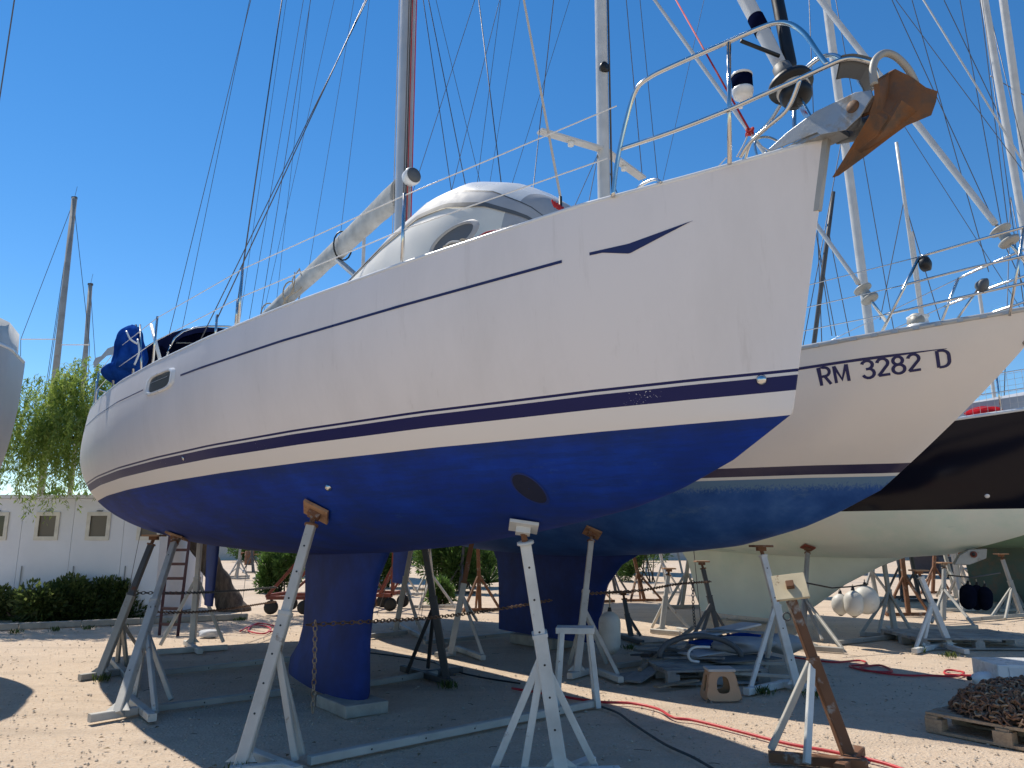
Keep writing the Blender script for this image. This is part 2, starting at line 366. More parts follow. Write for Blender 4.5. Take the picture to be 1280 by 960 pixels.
# ------------------------------------------------------------------ yachts
class Yacht:
    def __init__(s, bow, a, L, keelx, S, zs, b, zk, m, n, stem, decay, wl, bulge=.0, base_wl=0):
        s.bow = V(bow[0], bow[1], 0); s.a = R(a); s.L = L; s.fw = V(math.sin(s.a), -math.cos(s.a), 0); s.sb = V(s.fw.y, -s.fw.x, 0)
        s.S = S; s.zs_, s.b_, s.zk_, s.m_, s.n_ = zs, b, zk, m, n; s.stem = stem; s.decay = decay; s.wlf = wl; s.bulge = bulge
        s.base = s.bow - s.fw * keelx; s.rz = s.a - math.pi / 2
    def W(s, xa, lat, z): p = s.bow - s.fw * xa + s.sb * lat; return V(p.x, p.y, z)
    def ip(s, arr, q): return float(np.interp(q, s.S, arr))
    def zs(s, q): return s.ip(s.zs_, q)
    def half(s, q, h):
        B = s.ip(s.b_, q); h = min(max(h, 0), 1)
        y = B * max(0, 1 - h ** s.ip(s.m_, q)) ** (1 / s.ip(s.n_, q))
        return y * (1 + s.bulge * math.sin(math.pi * min(1, h * 1.1)) * min(1, q * 2)) + .004
    def xa(s, q, z): return s.L * q + s.stem(z) * math.exp(-q * s.decay)
    def q_of(s, x, z):
        lo, hi = 0, 1
        for _ in range(40):
            mid = (lo + hi) / 2
            if s.xa(mid, z) < x: lo = mid
            else: hi = mid
        return lo
    def P(s, x, z, off=0.0):             # point on the starboard skin
        q = s.q_of(x, z); zs = s.zs(q); zk = s.ip(s.zk_, q); return s.W(x, s.half(q, (zs - z) / (zs - zk)) + off, z)
    def edge(s, x, dz=0, inset=0, side=1):
        z = s.zs(min(1, x / s.L)); q = s.q_of(x, z); z = s.zs(q); return s.W(x, side * (s.ip(s.b_, q) - inset), z + dz)
    def rows(s, side, NS=70, NH=40):
        rows = []
        for i in range(NS + 1):
            q = (i / NS) ** 1.25; zs = s.zs(q); zk = s.ip(s.zk_, q); r = []
            for j in range(NH + 1):
                h = 1 - (1 - j / NH) ** 1.7; z = zs + (zk - zs) * h
                r.append(s.W(s.xa(q, z), side * s.half(q, h), z))
            rows.append(r)
        return rows
    def hull(s, root, mat):
        a = s.rows(1); b = s.rows(-1); mb = MB()
        n = len(a[0]); full = [ra + rb[::-1][0:] for ra, rb in zip(a, b)]
        mb.grid(full)
        # stem and transom closing strips
        for r, flip in ((full[0], False), (full[-1], True)):
            m = len(r); mb.add(r, [(j, j + 1, m - 2 - j, m - 1 - j) if flip else (m - 1 - j, m - 2 - j, j + 1, j) for j in range(m // 2 - 1)])
        s.bvh = BVHTree.FromPolygons([Vector(p) for p in mb.v], mb.f)
        wl = [p[2] - s.wlf((s.bow - V(p[0], p[1], 0)).dot(s.fw)) for p in mb.v]
        o = mb.build('hull', mat, root, True)
        at = o.data.attributes.new('wl', 'FLOAT', 'POINT'); at.data.foreach_set('value', wl)
        sauto(o, 50)
        s.hullobj = o
        return o
    def deckmesh(s, root, mat, drop=.02, inset=.015, camber=.08):
        mb = MB(); rows = []
        for i in range(50):
            q = .002 + .996 * i / 49; z = s.zs(q); B = max(.004, s.ip(s.b_, q) - inset); x = s.xa(q, z)
            rows.append([s.W(x, B * k / 6, z - drop + camber * (1 - (k / 6) ** 2) * min(1, B)) for k in range(-6, 7)])
        mb.grid(rows[::-1]); return mb.build('deck', mat, root, True)
    def rail(s, root, mat, r=.02, dz=.012, name='toe_rail', inset=.01):
        for side in (1, -1):
            mb = MB(); mb.tube([s.edge(.02 + (s.L - .1) * i / 60, dz, inset, side) for i in range(61)], r, 8); mb.build(name, mat, root, True)
    def strip(s, mb, x0, x1, f0, f1, n=40, off=.003):
        top = []; bot = []
        for i in range(n + 1):
            x = x0 + (x1 - x0) * i / n; bot.append(s.P(x, f0(x), off)); top.append(s.P(x, f1(x), off))
        mb.grid([bot, top])
    def cast(s, u, v):
        r = ray(u, v).normalized(); h = s.bvh.ray_cast(EYE, r); return (h[0], h[1]) if h[0] else (None, None)
    def fin(s, name, mat, root, rows, n=14):
        """rows: z, leading xa, trailing xa, thickness"""
        mb = MB(); rr = []
        for z, x0, x1, tk in rows:
            up = []
            for k in range(n + 1):
                t = (1 - math.cos(math.pi * k / n)) / 2
                y = tk * (1.4845 * math.sqrt(t) - .63 * t - 1.758 * t * t + 1.4215 * t ** 3 - .5075 * t ** 4) + .004
                up.append((x0 + (x1 - x0) * t, y))
            ring = [s.W(x, y, z) for x, y in up] + [s.W(x, -y, z) for x, y in up[::-1][1:-1]]
            rr.append(ring)
        mb.grid(rr, closed=True); m = len(rr[0])
        mb.add(rr[0], [tuple(range(m))]); mb.add(rr[-1], [tuple(range(m - 1, -1, -1))])
        return sauto(mb.build(name, mat, root), 50)
def lerp(a, b, t): return Vector(a) + (Vector(b) - Vector(a)) * t
def curve(pts, n=6):                     # Catmull-Rom through the points
    pts = [Vector(p) for p in pts]; out = []
    for i in range(len(pts) - 1):
        p0 = pts[max(i - 1, 0)]; p1 = pts[i]; p2 = pts[i + 1]; p3 = pts[min(i + 2, len(pts) - 1)]
        for k in range(n):
            t = k / n; out.append(.5 * ((2 * p1) + (p2 - p0) * t + (2 * p0 - 5 * p1 + 4 * p2 - p3) * t * t + (3 * p1 - p0 - 3 * p2 + p3) * t ** 3))
    out.append(pts[-1]); return out
def wire(name, p, q, r, mat, parent): return MB().tube([p, q], r, 6).build(name, mat, parent, True)
def bluemat(name, a, b, c):
    t = NT(name); n = t.noise(2, 7, .65); col = t.ramp(n, [(.3, a), (.5, b), (.7, c)]); t.bump(t.noise(9, 4), .15, .01); return t.out(col, .72)
M_keel = bluemat('blue bottom paint', (.001, .014, .10, 1), (.001, .022, .16, 1), (.002, .034, .24, 1))
S12 = [0, .05, .1, .2, .3, .4, .5, .6, .7, .8, .9, 1]
# --- main yacht
Y1 = Yacht((1.64, 3.57), 37, 12.2, 5.3, S12,
    [3.635, 3.56, 3.52, 3.42, 3.365, 3.33, 3.325, 3.33, 3.34, 3.36, 3.39, 3.42],
    [0, .36, .66, 1.15, 1.5, 1.75, 1.9, 1.99, 2.0, 1.95, 1.82, 1.58],
    [2.03, 1.89, 1.79, 1.65, 1.54, 1.47, 1.44, 1.45, 1.49, 1.58, 1.82, 2.25],
    [1.9, 2.0, 2.0, 2.1, 2.35, 2.6, 2.9, 3.3, 3.7, 4.1, 4.1, 3.8],
    [1.5, 1.6, 1.8, 2, 2, 2, 2, 2, 2, 2, 2, 2],
    lambda z: max(0, .23 * (3.635 - z)) + (max(0, 2.24 - z) * 1.6), 14, lambda x: 2.235 - .0125 * x, .03)
root1 = thing('sailing_yacht', 'white sailing yacht with blue bottom paint, fin keel and rusty bow anchor', 'sailboat', Y1.base, Y1.rz, 'yachts propped up ashore')
M_h1 = mk_hull_main()
hull1 = Y1.hull(root1, M_h1)
Y1.deckmesh(root1, M_deck); Y1.rail(root1, M_white, .017)
Y1.fin('keel', M_keel, root1, [(1.62, 4.55, 6.75, .26), (1.45, 4.72, 6.70, .25), (1.25, 4.88, 6.66, .24), (.95, 5.00, 6.62, .25), (.65, 5.05, 6.64, .26), (.45, 5.06, 6.74, .29), (.28, 5.06, 6.96, .34), (.15, 5.06, 7.0, .35), (.095, 5.08, 6.98, .33)])
Y1.fin('rudder', M_keel, root1, [(2.1, 10.1, 10.75, .09), (1.4, 10.12, 10.7, .08), (.62, 10.2, 10.6, .06)])
# --- second yacht
Y2 = Yacht((5.1, 6.78), 40, 13.8, 7.2, S12,
    [3.75, 3.67, 3.60, 3.49, 3.40, 3.35, 3.32, 3.32, 3.34, 3.38, 3.42, 3.46],
    [0, .42, .78, 1.32, 1.68, 1.9, 2.02, 2.05, 2.0, 1.85, 1.55, 1.1],
    [2.12, 1.90, 1.74, 1.52, 1.42, 1.36, 1.36, 1.42, 1.58, 1.85, 2.2, 2.6],
    [1.3, 1.7, 1.9, 2.1, 2.2, 2.4, 2.6, 2.7, 2.7, 2.6, 2.4, 2.2],
    [1.2, 1.4, 1.6, 1.9, 2, 2, 2, 2, 2, 2, 2, 2],
    lambda z: 1.576 * (max(0, 3.75 - z) / 1.47) ** 1.17, 5.5, lambda x: 2.27 - .004 * x, .0)
root2 = thing('sailing_yacht', 'cream sailing yacht with navy registration lettering on its raked bow', 'sailboat', Y2.base, Y2.rz, 'yachts propped up ashore')
Y2.hull(root2, mk_hull_2()); Y2.deckmesh(root2, M_deck); Y2.rail(root2, M_alu, .03, .02)
Y2.fin('keel', M_keel, root2, [(1.62, 4.7, 8.7, .30), (1.45, 5.05, 8.45, .28), (1.25, 5.5, 8.32, .28), (.95, 5.8, 8.28, .30), (.5, 5.95, 8.27, .32), (.14, 6.05, 8.27, .30)])
Y2.fin('rudder', M_keel, root2, [(2.1, 10.9, 11.7, .10), (1.5, 10.95, 11.7, .09), (.75, 11.15, 11.7, .06)])
# --- third yacht
Y3 = Yacht((9.3, 10.1), 38, 14.0, 6.9, S12,
    [3.65, 3.56, 3.48, 3.35, 3.26, 3.20, 3.18, 3.18, 3.20, 3.24, 3.28, 3.32],
    [0, .45, .82, 1.38, 1.75, 1.98, 2.1, 2.12, 2.08, 1.95, 1.7, 1.3],
    [2.15, 1.88, 1.66, 1.36, 1.27, 1.27, 1.32, 1.38, 1.5, 1.7, 2.1, 2.5],
    [1.3, 1.5, 1.7, 2.0, 2.2, 2.4, 2.6, 2.7, 2.7, 2.6, 2.4, 2.2],
    [1.2, 1.4, 1.6, 1.9, 2, 2, 2, 2, 2, 2, 2, 2],
    lambda z: max(0, .8 * (3.65 - z)), 6, lambda x: 2.06, .0)
root3 = thing('sailing_yacht', 'black topsided yacht with chalky pale green underbody and long keel', 'sailboat', Y3.base, Y3.rz, 'yachts propped up ashore')
M_h3 = mk_hull_3()
Y3.hull(root3, M_h3); Y3.deckmesh(root3, M_deck); Y3.rail(root3, M_white, .03, .02)
M_pgreen = two('chalky pale green bottom paint', (.74, .82, .73), (.60, .74, .66), 1.2, .5, .75, .8, 0, .1)
Y3.fin('keel', M_pgreen, root3, [(1.62, 3.2, 9.2, .5), (1.4, 3.8, 9.0, .5), (1.15, 4.5, 8.8, .48), (.8, 5.2, 8.7, .46), (.4, 5.8, 8.6, .44), (.1, 6.3, 8.5, .40)])
# ================================================================== details of the main yacht
def cz(x): return Y1.zs(min(1, x / 12.2)) - (.315 - .012 * x if x < 6.2 else .24)
mb = MB(); Y1.strip(mb, 1.32, 5.35, lambda x: cz(x) - .009, lambda x: cz(x) + .009, 70); mb.build('cove_stripe', M_navy, root1)
mb = MB(); Y1.strip(mb, 6.35, 11.2, lambda x: cz(x) - .006, lambda x: cz(x) + .006, 50); mb.build('cove_stripe', M_navy, root1)
# swoosh emblem near the bow
mb = MB()
def sw_top(x): return cz(x) + .012 + (.045 * max(0, (.95 - x) / .30) if x < .95 else 0)
def sw_bot(x):
    if x < .95: return sw_top(x) - .058 * max(.02, (x - .62) / .33)
    return sw_top(x) - .018 - .040 * max(0, 1 - (x - .95) / .14)
Y1.strip(mb, .62, 1.16, sw_bot, sw_top, 40); mb.build('bow_emblem', M_navy, root1)
# hull port light: frame ring and glass
def patch_ring(yc, xc, zf, rx, rz_, k0, k1, n=40, off=.006, off1=None, ex=4.0):
    rows = []
    for k, o in ((k0, off), (k1, off if off1 is None else off1)):
        r = []
        for i in range(n):
            a = 2 * math.pi * i / n; c = math.cos(a); s = math.sin(a)
            e = (abs(c) ** ex + abs(s) ** ex) ** (-1 / ex)
            x = xc + rx * k * c * e; r.append(yc.P(x, zf(x) + rz_ * k * s * e, o))
        rows.append(r)
    return rows
zwin = lambda x: Y1.zs(x / 12.2) - .235
rr = patch_ring(Y1, 5.86, zwin, .30, .085, 1.25, 1.16, off=.001, off1=.022) + patch_ring(Y1, 5.86, zwin, .30, .085, 1.0, .92, off=.022, off1=.004)
mb = MB(); mb.grid([r + [r[0]] for r in rr]); pl = sauto(mb.build('port_light', M_white, root1), 50)
mb = MB(); r = patch_ring(Y1, 5.86, zwin, .30, .085, .93, .5, off=.005); c = Y1.P(5.86, zwin(5.86), .005)
mb.grid([q + [q[0]] for q in r]); mb.add(r[1], [tuple(range(len(r[1])))]); mb.build('pane', M_glass, pl)
mb = MB(); Y1.strip(mb, 5.66, 6.1, lambda x: zwin(x) + .02, lambda x: zwin(x) + .028, 8, .009); mb.build('pane_bar', M_stain, pl)
# bow thruster tunnel, log fittings, bow eye
def disc_on(Y, u, v, r, name, mat, root, prof, n=24, flat=1.0):
    p, nn = Y.cast(u, v)
    mb = MB(); mb.lathe(p - nn * .005 if nn.dot(EYE - p) > 0 else p + nn * .005, nn if nn.dot(EYE - p) > 0 else -nn, prof(r), n); return mb.build(name, mat, root, True)
t_dark = plain('painted tunnel shade', (.006, .010, .035), .8)
p, nn = Y1.cast(662, 611)
if nn.dot(EYE - p) < 0: nn = -nn
ax = (Y1.sb * -1).normalized(); e1 = V(0, 0, 1); e2 = Y1.fw
def tun(r, d):
    out = []
    for i in range(28):
        a = 2 * math.pi * i / 28; q = p + e1 * (r * math.sin(a)) + e2 * (r * math.cos(a)); 
        h = Y1.bvh.ray_cast(q - ax * 1.5, ax); out.append((h[0] if h[0] else q) - ax * d)
    return out
ro, ri = tun(.10, .005), tun(.088, .007)
mb = MB(); mb.grid([ro + [ro[0]], ri + [ri[0]]]); th_ = mb.build('thruster_tunnel', M_keel, root1, True)
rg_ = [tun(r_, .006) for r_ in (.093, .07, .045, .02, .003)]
mb = MB(); mb.grid([q + [q[0]] for q in rg_]); mb.build('tunnel_shade_disc', t_dark, th_)  # dark disc on the hull skin paints the shade inside the tunnel
disc_on(Y1, 411, 609, .03, 'log_fitting', M_stain, root1, lambda r: [(0, r), (.012, r), (.03, r * .6), (.034, .001)])
disc_on(Y1, 952, 475, .028, 'bow_eye', M_stain, root1, lambda r: [(0, r), (.012, r), (.022, r * .7), (.024, .001)])
disc_on(Y1, 229, 573, .02, 'vent_fitting', M_stain, root1, lambda r: [(0, r), (.012, r), (.016, .001)])
# stem fitting
mb = MB(); mb.prism([Y1.W(-.010, .012, 3.64), Y1.W(.03, .018, 3.64), Y1.W(.115, .018, 3.27), Y1.W(.075, .012, 3.27)], -Y1.sb * .03); mb.build('stem_fitting', M_galv, root1)
# coachroof
mb = MB(); rows = []
for x, b, z in ((4.6, .55, 3.42), (4.9, .75, 3.62), (5.6, 1.0, 3.78), (6.6, 1.15, 3.82), (7.6, 1.18, 3.84), (8.1, 1.15, 3.84), (8.2, 1.1, 3.3)):
    rows.append([Y1.W(x, -b - .1, 3.3), Y1.W(x, -b, z - .08)] + [Y1.W(x, b * k / 4, z + .05 * (1 - (k / 4) ** 2)) for k in range(-3, 4)] + [Y1.W(x, b, z - .08), Y1.W(x, b + .1, 3.3)])
mb.grid(rows[::-1]); sauto(mb.build('coachroof', M_white, root1), 40)
# pulpit
def XZ(u, v, l):                         # (x aft of the bow, height) where a sight line meets the fore-and-aft plane at lateral l
    r = ray(u, v); o = Y1.bow + Y1.sb * l; t = (o - EYE).dot(Y1.sb) / r.dot(Y1.sb); p = EYE + r * t
    return -(p - Y1.bow).dot(Y1.fw), p.z
def AX(u, v, l, side=1):
    x, z = XZ(u, v, l); return Y1.W(x, l * side, z)
def pul(side):
    top = [AX(u, v, l, side) for u, v, l in ((766, 246, .57), (772, 200, .56), (783, 150, .545), (795, 113, .53), (812, 97, .51), (842, 82, .46), (911, 52, .31), (950, 35, .25), (972, 28.5, .23), (990, 31, .22), (1007, 44, .21), (1023, 67, .20), (1034, 81, .19))]
    MB().tube(curve(top, 6), .0135, 10).build('pulpit_rail', M_stain, root1, True)
    low = [AX(u, v, l, side) for u, v, l in ((774, 187, .555), (842, 164, .45), (911, 137, .32), (952, 119, .27), (1000, 98, .225), (1035, 82, .19), (1052, 75, .165))]
    nose = AX(1088, 78, 0)
    low += [lerp(low[-1], nose, .55) + Y1.sb * (.035 * side), nose]
    MB().tube(curve(low, 6), .0125, 10).build('pulpit_rail', M_stain, root1, True)
    MB().tube([AX(912, 205, .30, side), AX(911, 52, .31, side)], .0125, 10).build('pulpit_post', M_stain, root1, True)
    MB().tube(curve([AX(925, 197, .22, side), AX(938, 178, .225, side), AX(960, 158, .22, side), AX(985, 135, .2, side)] + ([AX(1010, 112, .2, side), AX(1035, 83, .19, side)] if side < 0 else [AX(1000, 99, .225, side)]), 5), .0115, 8).build('pulpit_brace', M_stain, root1, True)
    return low
PL = pul(1); PR = pul(-1)
MB().tube([AX(926, 51, .27), AX(974, 70, .05)], .011, 8).build('brace_bar', M_black, root1, True)
# stanchions and lifelines
stx = [2.5, 4.45, 6.4, 8.2, 9.9]
for side in (1, -1):
    for x in stx:
        b0 = Y1.edge(x, 0, .05, side); st = MB().tube([b0, b0 + V(0, 0, .03)], .024, 10).tube([b0, b0 + V(0, 0, .56)], .0125, 8).build('stanchion', M_stain, root1, True)
    for h, st0 in ((.545, Y1.edge(1.0, .60, .03, side)), (.29, Y1.edge(1.06, .28, .03, side))):
        pts = [st0] + [Y1.edge(x, h, .05, side) for x in stx] + [Y1.edge(11.3, h, .06, side)]
        MB().tube(pts, .0045, 6).build('lifeline', M_white, root1, True)
    # pushpit
    MB().tube(curve([Y1.edge(10.7, 0, .06, side), Y1.edge(10.72, .4, .06, side), Y1.edge(10.8, .58, .06, side), Y1.edge(11.4, .6, .06, side), Y1.edge(12.0, .6, .1, side), Y1.W(12.05, side * .9, 4.0), Y1.W(12.05, side * .5, 4.0), Y1.W(12.05, side * .45, 3.4)], 5), .0135, 8).build('pushpit_rail', M_stain, root1, True)
    MB().tube([Y1.edge(11.6, 0, .06, side), Y1.edge(11.6, .6, .06, side)], .0125, 8).build('pushpit_post', M_stain, root1, True)
# deck cleat
for side in (1, -1):
    c = Y1.edge(.86, .02, .04, side); MB().tube(curve([c - Y1.fw * .11, c - Y1.fw * .07 + V(0, 0, .035), c + V(0, 0, .045), c + Y1.fw * .07 + V(0, 0, .035), c + Y1.fw * .11], 4), .009, 8).build('cleat', M_stain, root1, True)
# mast, spreaders, rigging
MX = 4.58
def mast(Y, x, z0, z1, a, b, mat, root, rake=.02, name='mast', n=16):
    mb = MB(); rr = []
    for z in np.linspace(z0, z1, 12):
        c = Y.W(x + (z - z0) * rake, 0, z); rr.append([c + Y.fw * (a * math.cos(2 * math.pi * k / n)) + Y.sb * (b * math.sin(2 * math.pi * k / n)) for k in range(n)])
    mb.grid(rr, closed=True); mb.add(rr[-1], [tuple(range(n))]); return mb.build(name, mat, root, True)
mst = mast(Y1, MX, 3.4, 19.5, .115, .075, M_alu, root1, .012)
MT = Y1.W(MX + .19, 0, 19.3)
sp = [MB() for _ in range(4)]; kk = 0
for z, l in ((8.6, 1.15), (13.4, .95)):
    for side in (1, -1):
        MB().bar(Y1.W(MX + .1, side * .06, z), Y1.W(MX + .45, side * l, z + .08), .12, .03).build('spreader', M_alu, root1)
        
for side in (1, -1):
    ch = Y1.edge(MX + .05, .0, .12, side)
    MB().tube([ch, ch + V(0, 0, .10)], .006, 6).tube([ch + V(0, 0, .08), ch + V(0, 0, .33)], .014, 8).build('turnbuckle', M_stain, root1, True)
    a_ = Y1.W(MX + .45, side * 1.15, 8.68); b_ = Y1.W(MX + .45, side * .95, 13.48)
    wire('shroud', ch + V(0, 0, .3), a_, .0065, M_wire, root1); wire('shroud', a_, b_, .006, M_wire, root1); wire('shroud', b_, MT, .006, M_wire, root1)
    ch2 = Y1.edge(MX + .5, .0, .15, side); MB().tube([ch2, ch2 + V(0, 0, .3)], .012, 8).build('turnbuckle', M_stain, root1, True)
    wire('shroud', ch2 + V(0, 0, .25), Y1.W(MX + .1, side * .06, 8.5), .0055, M_wire, root1)
    ch3 = Y1.edge(MX + 1.0, .0, .15, side); wire('shroud', ch3, Y1.W(MX + .1, side * .06, 8.4), .005, M_wire, root1)
for side in (1, -1): wire('backstay', Y1.W(12.0, side * .8, 3.45), Y1.W(MX + .3, 0, 19.2), .0055, M_wire, root1)
# halyards on the mast
for lat, d, m in ((.03, .13, M_redrope), (.05, .135, M_black), (-.02, .13, M_redrope), (.07, .125, M_wire)):
    wire('halyard', Y1.W(MX - d, lat, 3.9), Y1.W(MX - d + .1, lat, 19.2), .006, m, root1)
wire('halyard', Y1.W(MX + .13, .05, 4.3), Y1.W(MX + .3, .04, 19.2), .005, M_wirelight, root1)
# steaming light box on the mast front
lb = A(508, 217, 7.0); d_ = (Y1.fw * .6 + Y1.sb * .8).normalized()
mb = MB(); mb.lathe(Y1.W(MX - .10, .02, lb.z), Y1.fw, [(0, .03), (.03, .085), (.11, .092), (.125, .085), (.13, .06)], 20); dl = mb.build('deck_light', M_white, root1, True)
mb = MB(); mb.lathe(Y1.W(MX - .232, .02, lb.z), Y1.fw, [(0, .078), (.004, .078), (.006, .02)], 20); mb.build('lens', M_greydk, dl, True)
# boom with folded sail cover and vang
bm0, bm1 = Y1.W(MX + .16, 0, 5.12), Y1.W(MX + 4.9, 0, 4.62)
mb = MB(); rr = []; rnd = random.Random(3)
for i in range(22):
    t = i / 21; c = lerp(bm0, bm1, t); hh = .155 - .06 * t; ww = .075 - .02 * t
    rr.append([c + Y1.sb * (ww * math.cos(a) * (1 + .22 * rnd.random())) + V(0, 0, hh * math.sin(a) * (1 + .16 * rnd.random()) + .05) for a in [2 * math.pi * k / 14 for k in range(14)]])
mb.grid(rr, closed=True); mb.add(rr[0], [tuple(range(14))]); mb.add(rr[-1], [tuple(range(14))])
bo = mb.build('boom', plain('grey sail cover canvas', (.50, .50, .48), .8, 0, .2, 5), root1, True)
for t in (.28, .62, .8):
    c = lerp(bm0, bm1, t); MB().tube([c + Y1.sb * (.115 * math.cos(a)) + V(0, 0, .18 * math.sin(a) + .04) for a in [2 * math.pi * k / 16 for k in range(16)]], .010, 6, True).build('sail_tie', M_black if t < .5 else M_rope, bo, True)
MB().tube([Y1.W(MX + .14, 0, 3.9), lerp(bm0, bm1, .33)], .035, 10).build('vang', M_alu, root1, True)
MB().tube([Y1.W(MX + .1, 0, 5.14), bm0], .03, 8).build('gooseneck', M_alu, root1, True)
rnd = random.Random(5)
for k in range(3):
    c = lerp(bm0, bm1, .52 + .02 * k); MB().tube(curve([c + V(rnd.uniform(-.1, .1), rnd.uniform(-.05, .05), .2 - i * .14) + Y1.sb * .12 for i in range(5)], 4), .008, 6).build('reef_line', M_rope, root1, True)
for t in (.30, .5, .85): wire('lazy_jack', lerp(bm0, bm1, t) + V(0, 0, .15), Y1.W(MX + .25, 0, 12.5), .003, M_wire, root1)
wire('topping_lift', bm1 + V(0, 0, .1), Y1.W(MX + .3, 0, 19.2), .004, M_wire, root1)
# forestay with furled genoa and drum
FS0 = Y1.W(.06, 0, 3.70); FT = Y1.W(MX + .1, 0, 17.0); fd = (FT - FS0).normalized()
def on(t): return FS0 + fd * t
MB().bar(Y1.W(.04, 0, 3.66), on(.30), .05, .014).build('furler_link', M_stain, root1)
fdr = MB().lathe(on(.24), fd, [(0, .035), (.012, .075), (.05, .088), (.065, .082), (.10, .085), (.105, .118), (.125, .124), (.145, .118), (.15, .06), (.165, .055)], 28).build('furler_drum', M_black, root1, True)
MB().lathe(on(.40), fd, [(0, .052), (.005, .056), (.11, .05), (.115, .035)], 20).build('drum_collar', M_greydk, fdr, True)
MB().lathe(on(.318), fd, [(0, .0865), (.002, .09), (.018, .09), (.02, .0865)], 24).build('drum_line', M_wirelight, fdr, True)
gn = MB().lathe(FS0, fd, [(.50, .03), (.52, .036), (.8, .042), (2.5, .052), (8, .05), (13.2, .03)], 16).build('furled_genoa', M_maswhite, root1, True)
MB().lathe(FS0, fd, [(.80, .043), (.803, .046), (.93, .047), (.933, .043)], 16).build('sail_band', M_navycloth, gn, True)
wire('forestay_foil', on(13), FT, .015, M_alu, root1)
pa = AX(990, 92, -.04); pb = AX(968, -20, -.16)
MB().tube([pa, lerp(pa, pb, .1), pb + (pb - pa) * 8], [.02, .036, .036], 12).build('spinnaker_pole', M_black, root1, True)
kn = A(937, 163, 3.85)
wire('furling_line', kn, A(845, 0, 5.6), .007, M_redrope, root1); wire('furling_line', A(845, 0, 5.6), A(845, 0, 5.6) + (A(845, 0, 5.6) - kn) * 2.2, .007, M_redrope, root1)
lump_ = []
for k in range(4):
    MB().tube([kn + V(.017 * math.cos(a + k), .014 * math.sin(a), .017 * math.sin(a + 2 * k) - .006 * k) for a in [i * .55 for i in range(12)]], .007, 7).build('rope_knot', M_redrope, root1, True)
MB().tube(curve([kn, A(930, 180, 3.85), A(921, 196, 3.83)], 4), .004, 6).build('knot_tail', M_wirelight, root1, True)
MB().tube(curve([kn, A(946, 178, 3.8), A(962, 189, 3.75)], 4), .004, 6).build('knot_tail', M_wirelight, root1, True)
# boom tent / bimini over the cockpit
mb = MB(); rr = []
for i in range(15):
    t = i / 14; x = 7.7 + 3.5 * t
    top = 4.33 + .20 * min(1, t * 1.5) + .04 * math.sin(math.pi * min(1, t * 1.1)) - (.30 * max(0, (t - .8) / .2) ** 1.5) - .12 * max(0, (.15 - t) / .15)
    rr.append([Y1.W(x, 1.45 * math.sin(a), top - .42 * (1 - math.cos(a)) ** 1.6) for a in [R(-86) + R(172) * k / 16 for k in range(17)]])
mb.grid(rr); mb.grid([[p - V(0, 0, .012) for p in r] for r in rr[::-1]]); mb.build('bimini', M_navycloth, root1, True)
for x in (7.75, 9.6, 11.15):
    MB().tube([Y1.W(x, 1.43 * math.sin(a), (4.30 if x < 8 else 4.48) - .42 * (1 - math.cos(a)) ** 1.6 - (.28 if x > 10 else 0)) for a in [R(-88) + R(176) * k / 16 for k in range(17)]], .013, 8).build('bimini_bow', M_stain, root1, True)
for side in (1, -1):
    for x, x2 in ((7.75, 8.5), (9.6, 9.5), (11.15, 10.4)): MB().tube([Y1.W(x, side * 1.43, (3.92 if x < 8 else 4.08) - (.28 if x > 10 else 0)), Y1.W(x2, side * 1.48, 3.3)], .013, 8).build('bimini_leg', M_stain, root1, True)
# folded blue canvas tied at the quarter
rnd = random.Random(11)
def lump(c, ax, ay, az, n=16, m=12, amp=.12, seed=1):
    rnd = random.Random(seed); ph = [rnd.uniform(0, 6.28) for _ in range(8)]; rows = []
    for i in range(m + 1):
        th_ = math.pi * i / m; r = []
        for k in range(n):
            a = 2 * math.pi * k / n; d = 1 + amp * (math.sin(3 * a + ph[0] + 2 * th_) + .7 * math.sin(5 * a + ph[1] - 3 * th_) + .6 * math.sin(4 * th_ + ph[2]))
            r.append(Vector(c) + ax * (math.sin(th_) * math.cos(a) * d) + ay * (math.sin(th_) * math.sin(a) * d) + az * (math.cos(th_) * (1 + amp * .5 * math.sin(3 * a + ph[3]))))
        rows.append(r)
    return MB().grid(rows, closed=True)
def drape(pix, Y, folds, seed, wd=.6):
    rnd = random.Random(seed); ph = [rnd.uniform(0, 6.28) for _ in range(4)]; rows = []
    for i, (u, v, r) in enumerate(pix):
        c = A(u, v, Y); row = []
        for k in range(56):
            a = 2 * math.pi * k / 56; d = 1 + .11 * math.sin(folds * a + ph[0] + .10 * i) + .06 * math.sin((folds * 2 - 1) * a + ph[1] - .12 * i) + .02 * math.sin(17 * a + ph[2] + .2 * i)
            row.append(c + Y1.fw * (r * d * math.cos(a)) + Y1.sb * (r * wd * d * math.sin(a)) + V(0, 0, .01 * math.sin(3 * a)))
        rows.append(row)
    mb = MB().grid(rows, closed=True); mb.add(rows[0], [tuple(range(56))]); mb.add(rows[-1], [tuple(range(55, -1, -1))]); return mb
def dn(pts, n=5): 
    q = curve([V(*p) for p in pts], n); return [(p.x, p.y, p.z) for p in q]
drape(dn([(166, 409, .10), (163, 416, .20), (161, 427, .24), (163, 440, .27), (162, 452, .30), (157, 461, .26), (155, 467, .12)]), 8.95, 5, 3).build('canvas_bundle', M_bluecloth, root1, True)
drape(dn([(152, 452, .10), (150, 458, .24), (147, 466, .28), (147, 474, .22), (150, 480, .10)]), 9.05, 4, 8).build('canvas_bundle', M_bluecloth, root1, True)
for a_, b_, c_ in (((158, 414), (163, 424), (172, 430)), ((172, 424), (174, 440), (168, 456))):
    MB().tube(curve([A(*a_, 8.70), A(*b_, 8.64), A(*c_, 8.66)], 5), .012, 6).build('canvas_strap', M_white, root1, True)
